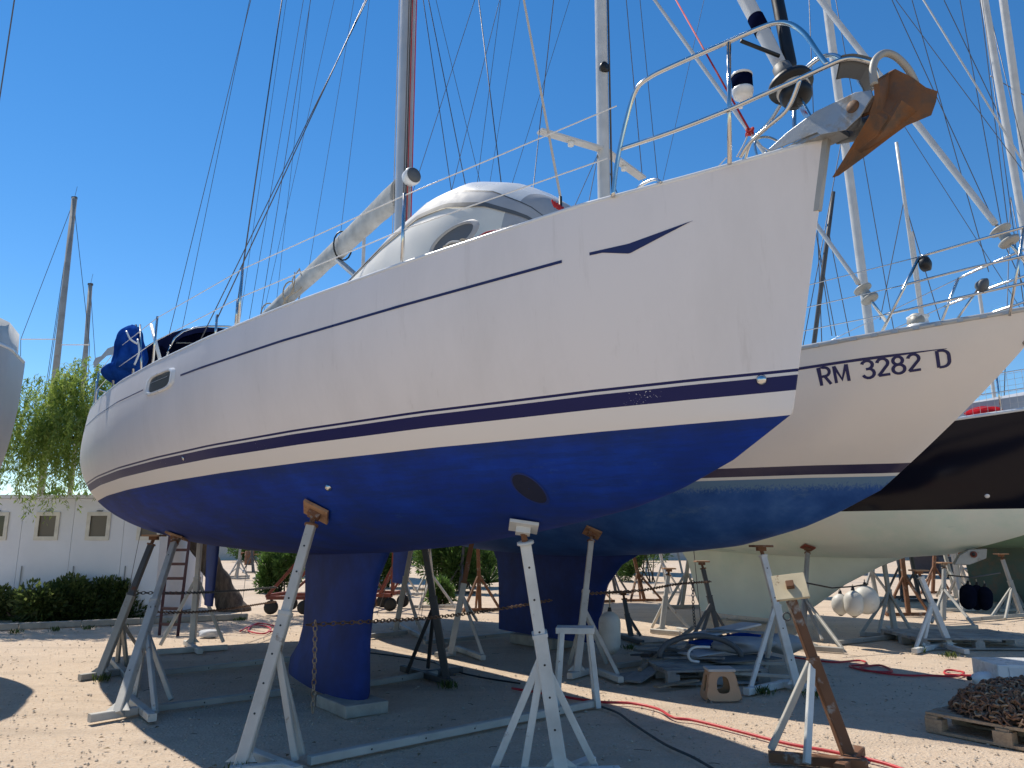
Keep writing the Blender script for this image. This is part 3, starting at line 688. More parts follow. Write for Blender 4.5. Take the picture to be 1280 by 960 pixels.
cl_ = [lerp(A(158, 419, 9.15), A(119, 449, 9.5), t) for t in (0, .2, .4, .6, .8, 1)]
MB().grid([[p + V(0, 0, .02 * math.sin(9 * i)), p + V(0, 0, -.05) + Y1.sb * (.03 * math.sin(3 * i)), p + V(0, 0, -.10 + .03 * math.sin(2.3 * i)) + Y1.fw * .02] for i, p in enumerate(cl_)]).build('hanging_cloth', M_cream, root1, True)
MB().tube([A(166, 474, 8.8), A(170, 406, 8.9)], .016, 8).build('stern_post', M_stain, root1, True)
MB().tube([A(177, 468, 8.7), A(175, 406, 8.9)], .014, 8).build('stern_post', M_stain, root1, True)
MB().tube([A(200, 449, 8.3), A(189, 406, 8.6)], .02, 8).build('stern_post', M_white, root1, True)
# bow roller bracket
z0 = Y1.zs(0)
pxz = [XZ(u, v, .075) for u, v in ((955, 193), (1022, 166), (1026, 169), (1058, 163), (1076, 146), (1092, 120), (1090, 113), (1070, 116), (1020, 140), (985, 166))]
hx, hz = XZ(1067, 134, .075)
for lat in (.083, -.075):
    mb = MB(); mb.prism([Y1.W(x, lat, z) for x, z in pxz], Y1.sb * -.008); br = mb.build('bow_roller_plate', M_galvplate, root1, False, .002)
    MB().lathe(Y1.W(hx, lat + (.0005 if lat > 0 else -.0085), hz), Y1.sb * (1 if lat > 0 else -1), [(0, .033), (.003, .032), (.004, .001)], 22).build('roller_pin', M_anchor, br, True)
rx, rz2 = XZ(1062, 150, .075)
MB().lathe(Y1.W(rx, -.07, rz2), Y1.sb, [(0, .045), (.03, .045), (.07, .025), (.11, .045), (.14, .045)], 16).build('bow_roller', M_greydk, root1, True)
mb = MB(); mb.box(Y1.W(.14, 0, z0 + .014), Y1.fw * .22, Y1.sb * .07, V(0, 0, .012)); mb.build('bow_plate', M_galvplate, root1)
MB().tube(curve([Y1.W(.35, .1, z0 - .0), Y1.W(.36, .1, z0 + .12), Y1.W(.33, .02, z0 + .16), Y1.W(.30, -.06, z0 + .12), Y1.W(.30, -.06, z0)], 5), .007, 6).build('chain_guide', M_stain, root1, True)
# curved rubber strip round the pulpit nose
arc = curve(PL[-3:] , 6) + curve(PR[-3:], 6)[::-1][1:]
mb = MB(); rr = []
for c in arc:
    o = (c - Y1.W(.05, 0, c.z)); o.z = 0; o = o.normalized()
    rr.append([c + V(0, 0, .02) + o * .012, c + V(0, 0, .022) - o * .012, c + V(0, 0, -.06) - o * .07, c + V(0, 0, -.068) - o * .06])
mb.grid(rr, closed=True); mb.build('bow_fender_strip', M_greydk, root1)
# --- anchor on the bow roller
an = thing('anchor', 'rusty brown plough anchor with steel hoop hanging at the white bow', 'anchor', Y1.W(-.4, 0, z0))
def AN(x, l, z): return Y1.W(x, l, z0 + z)
mb = MB(); mb.prism([AX(1096, 118, .014), AX(1086, 140, .014), AX(1040, 160, .014), AX(1020, 160, .014), AX(1030, 148, .014), AX(1070, 126, .014)], Y1.sb * -.028); mb.build('shank', M_anchor, an, False, .003)
FR = [[(1040, 222, .004), (1040.5, 221, .002), (1041, 221, 0), (1041.5, 221, -.002), (1042, 222, -.004)],
      [(1060, 190, .045), (1065, 188, .025), (1071, 189, .0), (1075, 192, -.02), (1078, 196, -.03)],
      [(1076, 163, .085), (1085, 164, .075), (1096, 168, .06), (1104, 172, -.03), (1108, 173, -.045)],
      [(1086, 146, .115), (1096, 142, .10), (1108, 149, .085), (1119, 158, -.04), (1126, 160, -.06)],
      [(1093, 122, .135), (1104, 118, .05), (1120, 128, .05), (1140, 142, -.07), (1157, 147, -.115)],
      [(1092, 104, .14), (1105, 95, .03), (1128, 108, -.03), (1148, 120, -.08), (1163, 130, -.125)],
      [(1093, 101, .14), (1112, 89, .02), (1134, 100, -.05), (1150, 112, -.08), (1165, 117, -.125)]]
fr = [[AX(u, v, l) for u, v, l in r] for r in FR]
mb = MB(); mb.grid(fr); bk_ = [[p + Y1.fw * .022 - Y1.sb * .012 + V(0, 0, .006) for p in r] for r in fr]; mb.grid(bk_[::-1])
n_ = len(fr); ringa = fr[0] + [r[-1] for r in fr[1:]] + fr[-1][::-1][1:] + [r[0] for r in fr[::-1]][1:]; ringb = bk_[0] + [r[-1] for r in bk_[1:]] + bk_[-1][::-1][1:] + [r[0] for r in bk_[::-1]][1:]
mb.grid([ringb, ringa]); fo = mb.build('fluke', M_anchor, an, True); sauto(fo, 35)
hoop = curve([AX(u, v, l) for u, v, l in ((1093, 106, .135), (1091, 88, .13), (1095, 74, .10), (1106, 66.5, .05), (1120, 71, 0), (1134, 85, -.05), (1143, 101, -.09), (1147, 114, -.1))], 6)
MB().tube(hoop, .018, 12).build('roll_bar', M_galv, an, True)
# --- lantern box hung on the pulpit
lp = A(928, 107, 3.72)
ln = thing('navigation_light', 'small white lamp with navy sleeve fixed to the pulpit rail', 'lamp', lp - V(0, 0, .07))
MB().lathe(lp - V(0, 0, .075), V(0, 0, 1), [(0, .02), (.006, .05), (.04, .058), (.05, .058)], 20).build('base', M_white, ln, True)
MB().lathe(lp - V(0, 0, .025), V(0, 0, 1), [(0, .056), (.075, .056), (.077, .01)], 20).build('sleeve', M_navycloth, ln, True)
MB().lathe(lp + V(0, 0, .052), V(0, 0, 1), [(0, .058), (.012, .058), (.022, .035), (.024, .002)], 20).build('cap', M_white, ln, True)
MB().bar(lp - V(0, 0, .06), lp - V(0, 0, .06) + Y1.fw * .0 - Y1.sb * .02 + V(0, .09, -.01), .02).build('bracket', M_white, ln)
# --- dinghy upside down on the foredeck
dg = thing('inflatable_dinghy', 'white and grey inflatable dinghy lashed upside down on the foredeck', 'dinghy', Y1.W(3.2, 0, 3.4), Y1.rz)
DX0, DX1 = 1.95, 4.44
def dl_(t): return .02 + .27 * t
def ds(t, ph):                           # t along 0 bow..1 stern, ph 0 at starboard deck .. pi at port deck
    hw = .70 * (max(0, 1 - (1 - t / .42) ** 2.2) ** .5 if t < .42 else 1) * (1 if t < .97 else math.sqrt(max(.02, 1 - ((t - .97) / .035) ** 2)))
    hh = float(np.interp(t, [0, .06, .15, .28, .42, .6, .8, .95, 1], [.36, .60, .79, .92, .94, .82, .60, .42, .34]))
    c, s = math.cos(ph), math.sin(ph)
    zb = 3.40 + .08 * (1 - t)
    return Y1.W(DX0 + (DX1 - DX0) * t, dl_(t) + hw * math.copysign(abs(c) ** .62, c), zb + hh * abs(s) ** .85)
def dpatch(name, t0, t1, p0, p1, mat, parent, grow=0, nt=40, np_=10):
    mb = MB(); rows = []; c0 = Y1.W(3.2, 0, 3.6)
    for i in range(nt + 1):
        t = t0 + (t1 - t0) * i / nt; r = []
        for k in range(np_ + 1):
            p = ds(t, p0 + (p1 - p0) * k / np_)
            if grow: p = p + (p - Y1.W(DX0 + (DX1 - DX0) * t, dl_(t), 3.5)).normalized() * grow
            r.append(p)
        rows.append(r)
    return mb.grid(rows).build(name, mat, parent, True)
for sgn in (0, 1):
    a = (lambda q: q) if sgn == 0 else (lambda q: math.pi - q)
    sd_ = dpatch('side_tube', .10, .995, a(.0), a(.86), M_cream, dg)
    dpatch('rubbing_strake', .03, .995, a(.62), a(.68), M_greydk, sd_, .012, 40, 3)
    dpatch('tube_seam', .03, .995, a(.88), a(.905), M_greydk, sd_, .008, 40, 2)
    dpatch('grey_band', .03, .995, a(.68), a(.88), M_grey, sd_, .006, 40, 6)
    dpatch('bow_tube', .005, .10, a(.0), a(.86), M_grey, dg)
dpatch('bottom', .08, .995, .88, math.pi - .88, M_white, dg, 0, 40, 24)
dpatch('bow_cover', .005, .08, .86, math.pi - .86, M_grey, dg, .003, 14, 20)
# fore hatch rim and loose lines beside the dinghy
mb = MB(); c = A(566, 300, 4.95)
rr = []
for k0, o in ((1.0, 0), (.86, .02), (.8, -.0)):
    rr.append([c + Y1.fw * (.33 * k0 * math.cos(a)) + V(0, 0, .10 * k0 * math.sin(a)) + Y1.sb * o for a in [2 * math.pi * k / 28 for k in range(29)]])
mb.grid(rr); ht = mb.build('dinghy_seat_end', M_grey, dg, True)
MB().add([c + Y1.fw * (.28 * math.cos(a)) + V(0, 0, .083 * math.sin(a)) for a in [2 * math.pi * k / 28 for k in range(28)]], [tuple(range(28))]).build('opening', M_greydk, ht)
rnd = random.Random(21)
for k in range(5):
    pts = []
    for i in range(7):
        u = 555 + i * 14 + rnd.uniform(-5, 5); pts.append(A(u, 312 - (u - 555) * .27 + rnd.uniform(-7, 3), 4.78 - (u - 555) * .004))
    MB().tube(curve(pts, 4), .009, 6).build('mooring_line', [M_rope, M_wirelight, M_redrope, M_black, M_rope][k], root1, True)
for k in range(4):
    c = A(690 + 3 * k, 250 + 2 * k, 4.75); MB().tube(curve([c, c + V(.02, 0, -.05), c + V(.04, .02, -.02), c + V(.05, 0, -.09)], 4), .008, 6).build('rope_tail', M_redrope, root1, True)
wire('inner_stay', Y1.edge(1.75, .42, .55, 1), Y1.W(MX, -.05, 15.0), .009, M_wirelight, root1)
MB().tube([Y1.edge(1.75, -.02, .55, 1), Y1.edge(1.75, .42, .55, 1)], .012, 8).build('stay_tackle', M_black, root1, True)
# ================================================================== details of the second yacht
def AXY(Y, u, v, l):
    r = ray(u, v); o = Y.bow + Y.sb * l; t = (o - EYE).dot(Y.sb) / r.dot(Y.sb); return EYE + r * t
MX2 = 5.7
mast(Y2, MX2, 3.3, 18.5, .115, .085, M_maswhite, root2, -.012)
def xz2(p): return -(p - Y2.bow).dot(Y2.fw)
for u, v, l in ((662, 154, 1), (823, 209, -1)):
    z_ = 7.75; a_ = Y2.W(MX2 - .05, l * .06, z_); MB().bar(a_, Y2.W(MX2 + .15, l * 1.2, z_ - .02), .15, .04).build('spreader', M_maswhite, root2)
    MB().tube([Y2.W(MX2 + .06, l * .62, z_ - .02), Y2.W(MX2 + .06, l * .62, z_ - .10)], .05, 10).build('spreader_light', M_white, root2, True)
    tip_ = Y2.W(MX2 + .15, l * 1.2, z_)
    wire('shroud', Y2.edge(MX2 + .1, 0, .1, l), tip_, .007, M_wire, root2); wire('shroud', tip_, Y2.W(MX2 - .15, 0, 18.3), .007, M_wire, root2)
    wire('shroud', Y2.edge(MX2 - .5, 0, .2, l), Y2.W(MX2, l * .06, 7.7), .006, M_wire, root2)
    wire('shroud', Y2.edge(MX2 + .8, 0, .2, l), Y2.W(MX2, l * .06, 7.7), .006, M_wire, root2)
    wire('backstay', Y2.W(13.4, l * .7, 3.5), Y2.W(MX2 - .1, 0, 18.3), .007, M_wire, root2)
MB().lathe(Y2.W(MX2 - .1, .04, A(766, 94, 11.2).z), Y2.fw, [(0, .06), (.05, .09), (.10, .09), (.11, .02)], 14).build('mast_lamp', M_black, root2, True)
for d, m in ((.13, M_black), (.14, M_wire)): wire('halyard', Y2.W(MX2 - d, -.05, 3.6), Y2.W(MX2 - d - .15, -.05, 18.2), .012, m, root2)
def furl(Y, root, p0, p1, r, name='furled_sail', mat=None):
    d = (p1 - p0); n = d.length; d = d / n
    MB().tube([p0 - d * .35, p0 + d * .2], .018, 8).build('furler_link', M_stain, root, True)
    dr = MB().lathe(p0 - d * .05, d, [(0, .03), (.01, .09), (.04, .10), (.05, .05), (.16, .05), (.17, .10), (.19, .10), (.2, .04)], 20).build('furler_drum', M_galv, root, True)
    MB().lathe(p0, d, [(.22, .03), (.3, r * .9), (1.5, r), (n * .6, r), (n - .3, r * .6), (n, .02)], 14).build(name, mat or M_maswhite, root, True)
f0 = AXY(Y2, 1260, 300, 0)
furl(Y2, root2, f0, Y2.W(MX2 - .15, 0, 16.5), .036)
f1 = AXY(Y2, 1086, 372, .0)
furl(Y2, root2, f1, Y2.W(MX2 - .1, 0, 12.0), .027)
# pulpit and lifelines of the second yacht
for side in (1, -1):
    def ed(u, v, l): 
        p = AXY(Y2, u, v, l); x = xz2(p); return Y2.W(x, side * l, p.z)
    tops = [[(1149, 321, .5), (1215, 302, .38), (1280, 284, .27), (1330, 270, .15)], [(1127, 357, .54), (1205, 337, .4), (1280, 320, .27), (1330, 307, .15)], [(1108, 393, .58), (1195, 373, .42), (1280, 354, .27), (1325, 343, .15)]]
    for tr in tops:
        pts = [ed(*q) for q in tr]; nose = Y2.W(xz2(pts[-1]) - .12, 0, pts[-1].z + .02); MB().tube(curve(pts + [nose], 5), .0135, 8).build('pulpit_rail', M_stain, root2, True)
    MB().tube([ed(1100, 420, .6), ed(1149, 321, .5)], .016, 8).build('pulpit_post', M_stain, root2, True)
    pb_ = ed(1262, 395, .24); MB().tube([pb_, ed(1280, 284, .27)], .0135, 8).build('pulpit_post', M_stain, root2, True)
    for (u, v, l), h in zip(((1149, 321, .5), (1127, 357, .54), (1108, 393, .58)), (.66, .44, .22)):
        pts = [ed(u, v, l)] + [Y2.edge(x, h, .06, side) for x in (3.4, 5.4, 7.4, 9.4, 11.4)]; MB().tube(pts, .005, 6).build('lifeline', M_stain, root2, True)
    for x in (3.4, 5.4, 7.4, 9.4, 11.4): b0 = Y2.edge(x, 0, .06, side); MB().tube([b0, b0 + V(0, 0, .66)], .0125, 8).build('stanchion', M_stain, root2, True)
# perforated rail blocks
for i in range(26):
    x = .35 + i * .17; p = Y2.edge(x, .015, -.012, 1); MB().box(p, Y2.fw * .05, Y2.sb * .012, V(0, 0, .018)).build('rail_block', M_alu, root2)
fl_ = AXY(Y2, 1157, 330, .45); MB().lathe(fl_ - Y2.fw * .05, Y2.fw, [(0, .05), (.02, .075), (.08, .075), (.10, .03)], 16).build('deck_lamp', M_black, root2, True)
fl_ = AXY(Y2, 1224, 356, .35); MB().lathe(fl_ - Y2.fw * .03, (Y2.fw + V(0, 0, -.3)), [(0, .03), (.05, .07), (.09, .075), (.10, .03)], 16).build('deck_lamp', M_greydk, root2, True)
MB().tube([AXY(Y2, 1222, 362, .35), AXY(Y2, 1190, 408, .4)], .012, 8).build('lamp_post', M_stain, root2, True)
wn = AXY(Y2, 1148, 402, .3); MB().lathe(wn - V(0, 0, .12), V(0, 0, 1), [(0, .16), (.05, .15), (.09, .10), (.14, .09), (.17, .11), (.19, .03)], 18).build('windlass', M_white, root2, True)
MB().lathe(wn + Y2.sb * .05 - V(0, 0, .01), Y2.sb, [(0, .085), (.03, .085), (.04, .05), (.06, .05), (.062, .002)], 18).build('windlass_drum', M_galv, root2, True)
MB().prism([AXY(Y2, 1268, 394, .03), AXY(Y2, 1284, 388, .03), AXY(Y2, 1290, 412, .03), AXY(Y2, 1280, 432, .03), AXY(Y2, 1272, 420, .03)], Y2.sb * -.06).build('wooden_bow_block', M_wood, root2)
# stripe above the lettering
p, n_ = Y2.cast(1100, 447)
def s2(u, v):
    q, n_ = Y2.cast(u, v); return xz2(q), q.z
xa_, za_ = s2(1012, 459); xb_, zb_ = s2(1184, 436)
xa2, za2 = 3.6, za_
def st2(x): return za_ + (zb_ - za_) * (xa_ - x) / (xa_ - xb_)
mb = MB(); Y2.strip(mb, xb_, 9.0, lambda x: st2(x) - .014 - .0 * x if x > xb_ + .5 else st2(x) - .014 * (x - xb_) / .5, lambda x: st2(x) + .014 if x > xb_ + .5 else st2(x) + .004 + .010 * (x - xb_) / .5, 60, .004); mb.build('cove_stripe', M_navy, root2)
# registration lettering: RM 3282 D, wrapped on the hull skin
cA, cB, cC, cD = s2(1028, 484), s2(1191, 459), s2(1023, 459), s2(1188, 435)   # corners: lower left, lower right, upper left, upper right
def onhull(t, k, off):
    lo = (cA[0] + (cB[0] - cA[0]) * t, cA[1] + (cB[1] - cA[1]) * t); hi = (cC[0] + (cD[0] - cC[0]) * t, cC[1] + (cD[1] - cC[1]) * t)
    return Y2.P(lo[0] + (hi[0] - lo[0]) * k, lo[1] + (hi[1] - lo[1]) * k, off)
def arcp(cx, cy, rx, ry, a0, a1, n=9): return [(cx + rx * math.cos(R(a0 + (a1 - a0) * i / n)), cy + ry * math.sin(R(a0 + (a1 - a0) * i / n))) for i in range(n + 1)]
GL = {'R': [[(0, 0), (0, 1), (.22, 1)] + arcp(.26, .75, .22, .25, 90, -90) + [(.02, .5)], [(.22, .52), (.46, 0)]],
      'M': [[(0, 0), (0, .98)], [(.02, .98), (.30, .15), (.58, .98)], [(.60, .98), (.60, 0)]],
      '3': [arcp(.24, .76, .23, .24, 165, -80) + [(.16, .52)], arcp(.24, .27, .25, .27, 85, -165)],
      '2': [arcp(.24, .74, .23, .26, 170, -30) + [(.0, .04)], [(.0, .045), (.50, .045)]],
      '8': [arcp(.24, .76, .20, .23, -90, 270, 18), arcp(.24, .26, .25, .26, 90, 450, 18)],
      'D': [[(0, .0), (0, 1)], [(.02, .99)] + [(.16, .99)] + arcp(.18, .66, .28, .33, 90, 0, 5) + arcp(.18, .34, .28, .33, 0, -90, 5) + [(.16, .01), (.02, .01)]]}
def ribbon(mb, pts, wd, asp, f, off):
    n = len(pts); L_, R_ = [], []
    for i in range(n):
        a = pts[max(i - 1, 0)]; b = pts[min(i + 1, n - 1)]; dx, dy = (b[0] - a[0]), (b[1] - a[1]); m = math.hypot(dx, dy) or 1
        c = 1.0
        if 0 < i < n - 1:
            v0 = (pts[i][0] - a[0], pts[i][1] - a[1]); v1 = (b[0] - pts[i][0], b[1] - pts[i][1])
            d_ = (v0[0] * v1[0] + v0[1] * v1[1]) / ((math.hypot(*v0) or 1) * (math.hypot(*v1) or 1)); c = min(1.6, 1 / max(.45, math.sqrt(max(0, (1 + d_) / 2))))
        nx, ny = -dy / m * wd / 2 * c, dx / m * wd / 2 * c
        L_.append(f(pts[i][0] + nx, pts[i][1] + ny, off)); R_.append(f(pts[i][0] - nx, pts[i][1] - ny, off))
    mb.grid([L_, R_])
txt = [('R', .0), ('M', .125), ('3', .345), ('2', .46), ('8', .575), ('2', .69), ('D', .905)]
for ch, t0 in txt:
    mb = MB()
    for k_, st_ in enumerate(GL[ch]):
        ribbon(mb, [(x, y) for x, y in st_], .15, 1, lambda x, y, o: onhull(t0 + x * .175, .07 + y * .86, o), .005 + .0015 * k_)
    mb.build('registration_letter', M_navy, root2)
stn = plain('brown stain', (.22, .15, .10), .7)
# ================================================================== details of the third yacht
MX3 = 4.2
Mpos = A(1126, 385, 14.2)
mx3 = -(V(Mpos.x, Mpos.y, 0) - Y3.bow).dot(Y3.fw); ml3 = (V(Mpos.x, Mpos.y, 0) - Y3.bow).dot(Y3.sb)
mast(Y3, mx3, 3.3, 18.0, .085, .065, M_maswhite, root3, .03)
for side in (1, -1):
    wire('shroud', Y3.edge(mx3 + .2, 0, .15, side), Y3.W(mx3 + .4, 0, 17.5), .008, M_wire, root3)
    wire('shroud', Y3.edge(mx3 + .9, 0, .15, side), Y3.W(mx3 + .2, 0, 9.5), .008, M_wire, root3)
    for h in (.62, .34):
        MB().tube([Y3.edge(x, h, .06, side) for x in (.5, 2, 4, 6, 8, 10, 12)], .007, 6).build('lifeline', M_stain, root3, True)
    for x in (.5, 2, 4, 6, 8, 10, 12): b0 = Y3.edge(x, 0, .06, side); MB().tube([b0, b0 + V(0, 0, .62)], .014, 8).build('stanchion', M_stain, root3, True)
wire('forestay', Y3.W(.3, 0, 3.7), Y3.W(mx3 + .35, 0, 17.5), .018, M_maswhite, root3)
# safety netting on the rail, grey dodger and red cloth on deck
mb = MB()
for i in range(60):
    x = .8 + i * .09; a_, b_ = Y3.edge(x, .03, .05, 1), Y3.edge(x, .62, .05, 1); mb.tube([a_, b_], .0025, 4)
for k in range(7): mb.tube([Y3.edge(.8 + i * .5, .05 + k * .09, .05, 1) for i in range(12)], .0025, 4)
nt_ = mb.build('safety_netting', M_wirelight, root3); nt_['kind'] = 'stuff'
mb = MB(); rr = []
for i in range(12):
    x = 1.0 + i * .5; b = Y3.ip(Y3.b_, x / 14) - .25; z = Y3.zs(x / 14); rr.append([Y3.W(x, b, z - .02), Y3.W(x, b - .06, z + .28), Y3.W(x, b * .4, z + .40), Y3.W(x, -b * .4, z + .40), Y3.W(x, -b + .06, z + .28), Y3.W(x, -b, z - .02)])
mb.grid(rr[::-1]); mb.build('coachroof', plain('grey canvas dodger', (.42, .44, .47), .8, 0, .08), root3)
lump(Y3.edge(2.3, .1, .25), Y3.fw * .3, Y3.sb * .12, V(0, 0, .09), 16, 10, .15, 8).build('red_cloth', plain('red cloth', (.45, .02, .03), .9), root3, True)
disc_on(Y3, 1234, 620, .035, 'hull_vent', M_white, root3, lambda r: [(0, r), (.01, r), (.02, r * .5), (.021, .001)])
# retractable thruster pod under the forefoot
tp, tn = Y3.cast(1205, 693)
if tp is None: tp = A(1212, 695, 12.2)
cpt = A(1212, 696, tp.y)
MB().prism([A(1193, 706, tp.y), A(1200, 694, tp.y), A(1212, 687, tp.y), A(1234, 686, tp.y), A(1233, 698, tp.y), A(1212, 706, tp.y)], V(.1, .25, 0)).build('thruster_pod', M_galv, root3, False, .01)
MB().lathe(A(1217, 693, tp.y - .01), V(-.1, -1, 0), [(0, .05), (.015, .05), (.02, .03), (.021, .002)], 18).build('pod_opening', M_redrust, root3, True)
MB().lathe(A(1217, 693, tp.y - .028), V(-.1, -1, 0), [(0, .03), (.004, .03), (.005, .002)], 14).build('pod_hub', M_black, root3, True)
# ================================================================== stands
def upcast(Y, x, y):
    h = Y.bvh.ray_cast(V(x, y, .2), V(0, 0, 1)); return (h[0], h[1]) if h[0] else (None, None)
def stand(label, yt, T, F, legs, base, m_post, m_leg=None, m_pad=None, join=.45, dy=.35, wd=.085, cast='ray', m_up=None, group='boat stands', padsize=.11, holes=0, rnd_top=None):
    m_leg = m_leg or m_post; m_pad = m_pad or M_padply; m_up = m_up or m_post
    f = G(*F); nrm = V(0, 0, -1); t = None
    if yt is not None:
        if cast == 'ray':
            t, nrm = yt.cast(*T)
        else:
            g_ = A(T[0], T[1], f.y + dy); t, nrm = upcast(yt, g_.x, g_.y)
    if t is None: t = A(T[0], T[1], f.y + dy); nrm = V(0, 0, -1)
    if nrm.z > 0: nrm = -nrm
    nrm = nrm.normalized(); t = t + nrm * .012
    root = thing('boat_stand', label, 'boat stand', (f.x, f.y, 0), 0, group)
    d = (t - f); L_ = d.length; d = d / L_
    head = t - d * .10 + nrm * .03
    d = (head - f).normalized(); L_ = (head - f).length
    f0 = V(f.x, f.y, .03)
    up = V(0, -1, 0)
    lo = MB().bar(f0, lerp(f0, head, .60), wd, wd, up).build('post', m_post, root)
    MB().bar(lerp(f0, head, .55), head, wd * .8, wd * .8, up).build('upper_post', m_up, root)
    MB().bar(lerp(f0, head, .595), lerp(f0, head, .612), wd * 1.12, wd * 1.12, up).build('collar', m_up, root)
    # screw, swivel bracket and pad
    sa, sb_ = head - d * .02, t + nrm * .045; sl = (sb_ - sa).length; nn_ = int(sl / .006)
    MB().lathe(sa, (sb_ - sa), [(sl * k / nn_, .019 if k % 2 else .0235) for k in range(nn_ + 1)], 10).build('screw', M_rust, root, False)
    MB().prism([lerp(f0, head, .0) + V(-.11, -.005, .04), lerp(f0, head, .0) + V(.11, -.005, .04), lerp(f0, head, .09) + V(0, -.005, 0)], V(0, .01, 0)).build('gusset', m_leg, root)
    MB().lathe(head - d * .005, d, [(0, wd * .62), (.018, wd * .62), (.02, .02)], 14).build('screw_nut', m_up if m_up is M_paintwhite else M_rust, root, True)
    ax = nrm.cross(V(0, 1, 0)); ax = ax.normalized() if ax.length > .1 else V(1, 0, 0); ay = nrm.cross(ax).normalized()
    MB().box(t + nrm * .045, ax * .05, ay * .04, nrm * .022).build('swivel', M_rust if m_pad is not M_paintwhite else M_paintwhite, root, False, .004)
    MB().box(t + nrm * .012, ax * padsize, ay * padsize, nrm * .012).build('pad', m_pad, root, False, .003)
    J = lerp(f0, head, join)
    for k, q in enumerate(legs):
        e = G(*q); e.z = .04; MB().bar(J + V(0, 0, -.02 * k), e, wd * .52, wd * .52, up).build('brace', m_leg, root)
    for k, (a_, b_) in enumerate(base):
        p_, q_ = G(*a_), G(*b_); z_ = .035 + .003 * (k % 3); p_.z = z_; q_.z = z_; MB().bar(p_, q_, .075, .07 - .004 * k).build('foot_beam', m_leg, root)
    for k in range(holes):
        c = lerp(f0, head, .2 + .7 * k / max(1, holes - 1)); h_w = (wd if (.2 + .7 * k / max(1, holes - 1)) < .6 else wd * .8) / 2
        a = d.cross(up).normalized(); b = a.cross(d).normalized()
        MB().lathe(c + b * (h_w + .0003), b, [(0, .008), (.001, .008), (.0012, .0005)], 10).build('bolt_hole', M_black, root)
    return root
stand('grey steel stand under the stern quarter, its foot at the shadow edge', Y1, (193, 667), (124, 848), [(146, 835), (158, 836), (172, 812)], [((99, 851), (152, 843)), ((140, 828), (170, 862))], M_galv, join=.42, m_up=M_darksteel)
stand('pale steel stand with orange plywood pad bearing the yacht aft of the keel', Y1, (222, 668), (147, 898), [(168, 877), (194, 897), (214, 880)], [((111, 903), (170, 893)), ((160, 877), (190, 903))], M_galvlight, join=.45, holes=3)
stand('tall perforated steel stand with tilted plywood pad ahead of the keel', Y1, (397, 637), (300, 966), [(369, 958), (377, 951)], [((286, 972), (352, 966)), ((308, 946), (372, 972))], M_galvlight, join=.48, holes=7, wd=.09)
stand('freshly white painted stand propping the bow of the white yacht', Y1, (655, 654), (702, 972), [(618, 968), (655, 970), (744, 966)], [((590, 976), (775, 972)), ((660, 990), (740, 958))], M_paintwhite, m_pad=M_paintwhite, join=.52, wd=.095, padsize=.10, holes=6)
stand('black steel stand on the far side of the white yacht near a dark hose', Y1, (526, 690), (558, 853), [(509, 844), (535, 838)], [((503, 839), (563, 857)), ((530, 846), (577, 841))], M_darksteel, join=.55, dy=-.25, cast='up')
stand('thin grey stand behind the keel, partly crossed by the black stand', Y2, (517, 690), (494, 793), [(522, 783), (528, 797)], [((459, 798), (508, 793)), ((503, 786), (530, 800))], M_galv, join=.55, dy=.25, cast='up')
stand('grey stand with a rusty red upper tube beneath the cream yacht', Y2, (594, 674), (563, 820), [(604, 824), (596, 778)], [((545, 822), (568, 819)), ((570, 813), (604, 826))], M_galvlight, join=.5, dy=.3, cast='up', m_up=M_rust)
stand('pale stand behind the white trestle, holding the blue bottom of the cream yacht', Y2, (741, 664), (721, 846), [(773, 848), (712, 834), (758, 833)], [((712, 849), (736, 842)), ((740, 840), (776, 854))], M_galvlight, join=.48)
stand('chipped white stand under the bow of the cream yacht', Y2, (951, 680), (997, 864), [(938, 866), (957, 842)], [((933, 869), (988, 857)), ((975, 858), (1022, 868))], M_paintwhite, m_pad=M_rust, join=.62, holes=4)
stand('slim grey stand with a red rectangular head against the green underbody', Y3, (1010, 683), (1003, 800), [(1053, 814), (1028, 803)], [((990, 811), (1055, 816)), ((996, 800), (1020, 812))], M_galv, m_pad=M_redrust, join=.45, padsize=.10)
stand('black stand leaning between the cream yacht and the green keel', None, (877, 700), (899, 801), [(857, 816), (873, 812), (913, 800)], [((852, 818), (916, 799)), ((880, 795), (905, 806))], M_darksteel, join=.5, dy=.1, group='boat stands')
stand('pale square stand in the sun before the green keel', None, (836, 709), (827, 791), [(815, 787), (864, 791)], [((814, 791), (850, 794)), ((848, 789), (868, 795))], M_galvlight, join=.55, dy=.1)
stand('short black stand beside the hanging white fender', None, (779, 738), (789, 798), [(801, 798), (795, 790)], [((773, 797), (803, 806))], M_darksteel, join=.6, dy=.1)
stand('white stand with splayed legs in front of the grey pallet', Y3, (1148, 711), (1188, 811), [(1145, 814), (1154, 812)], [((1143, 817), (1188, 806)), ((1183, 811), (1209, 818))], M_paintwhite, join=.62, cast='ray')
stand('upright grey stand standing behind the splayed white stand', Y3, (1180, 702), (1179, 777), [(1219, 786), (1165, 781)], [((1127, 792), (1221, 786))], M_galv, join=.6, cast='up', dy=.3)
stand('grey stand beside the cluster of white fenders', Y3, (1105, 711), (1119, 792), [(1098, 796), (1143, 798), (1078, 793)], [((1075, 795), (1146, 798)), ((1110, 787), (1124, 800))], M_galv, join=.6, cast='up', dy=.3)
stand('grey stand right of the dark hanging fenders', None, (1251, 691), (1277, 770), [(1240, 773), (1257, 776)], [((1210, 777), (1290, 770))], M_galv, join=.5, dy=.2)
stand('white stand with splayed braces beside the dark red ladder', Y1, (249, 690), (240, 809), [(200, 810), (279, 806)], [((196, 818), (284, 812)), ((232, 806), (250, 818))], M_galvlight, join=.62, cast='up', dy=.2)
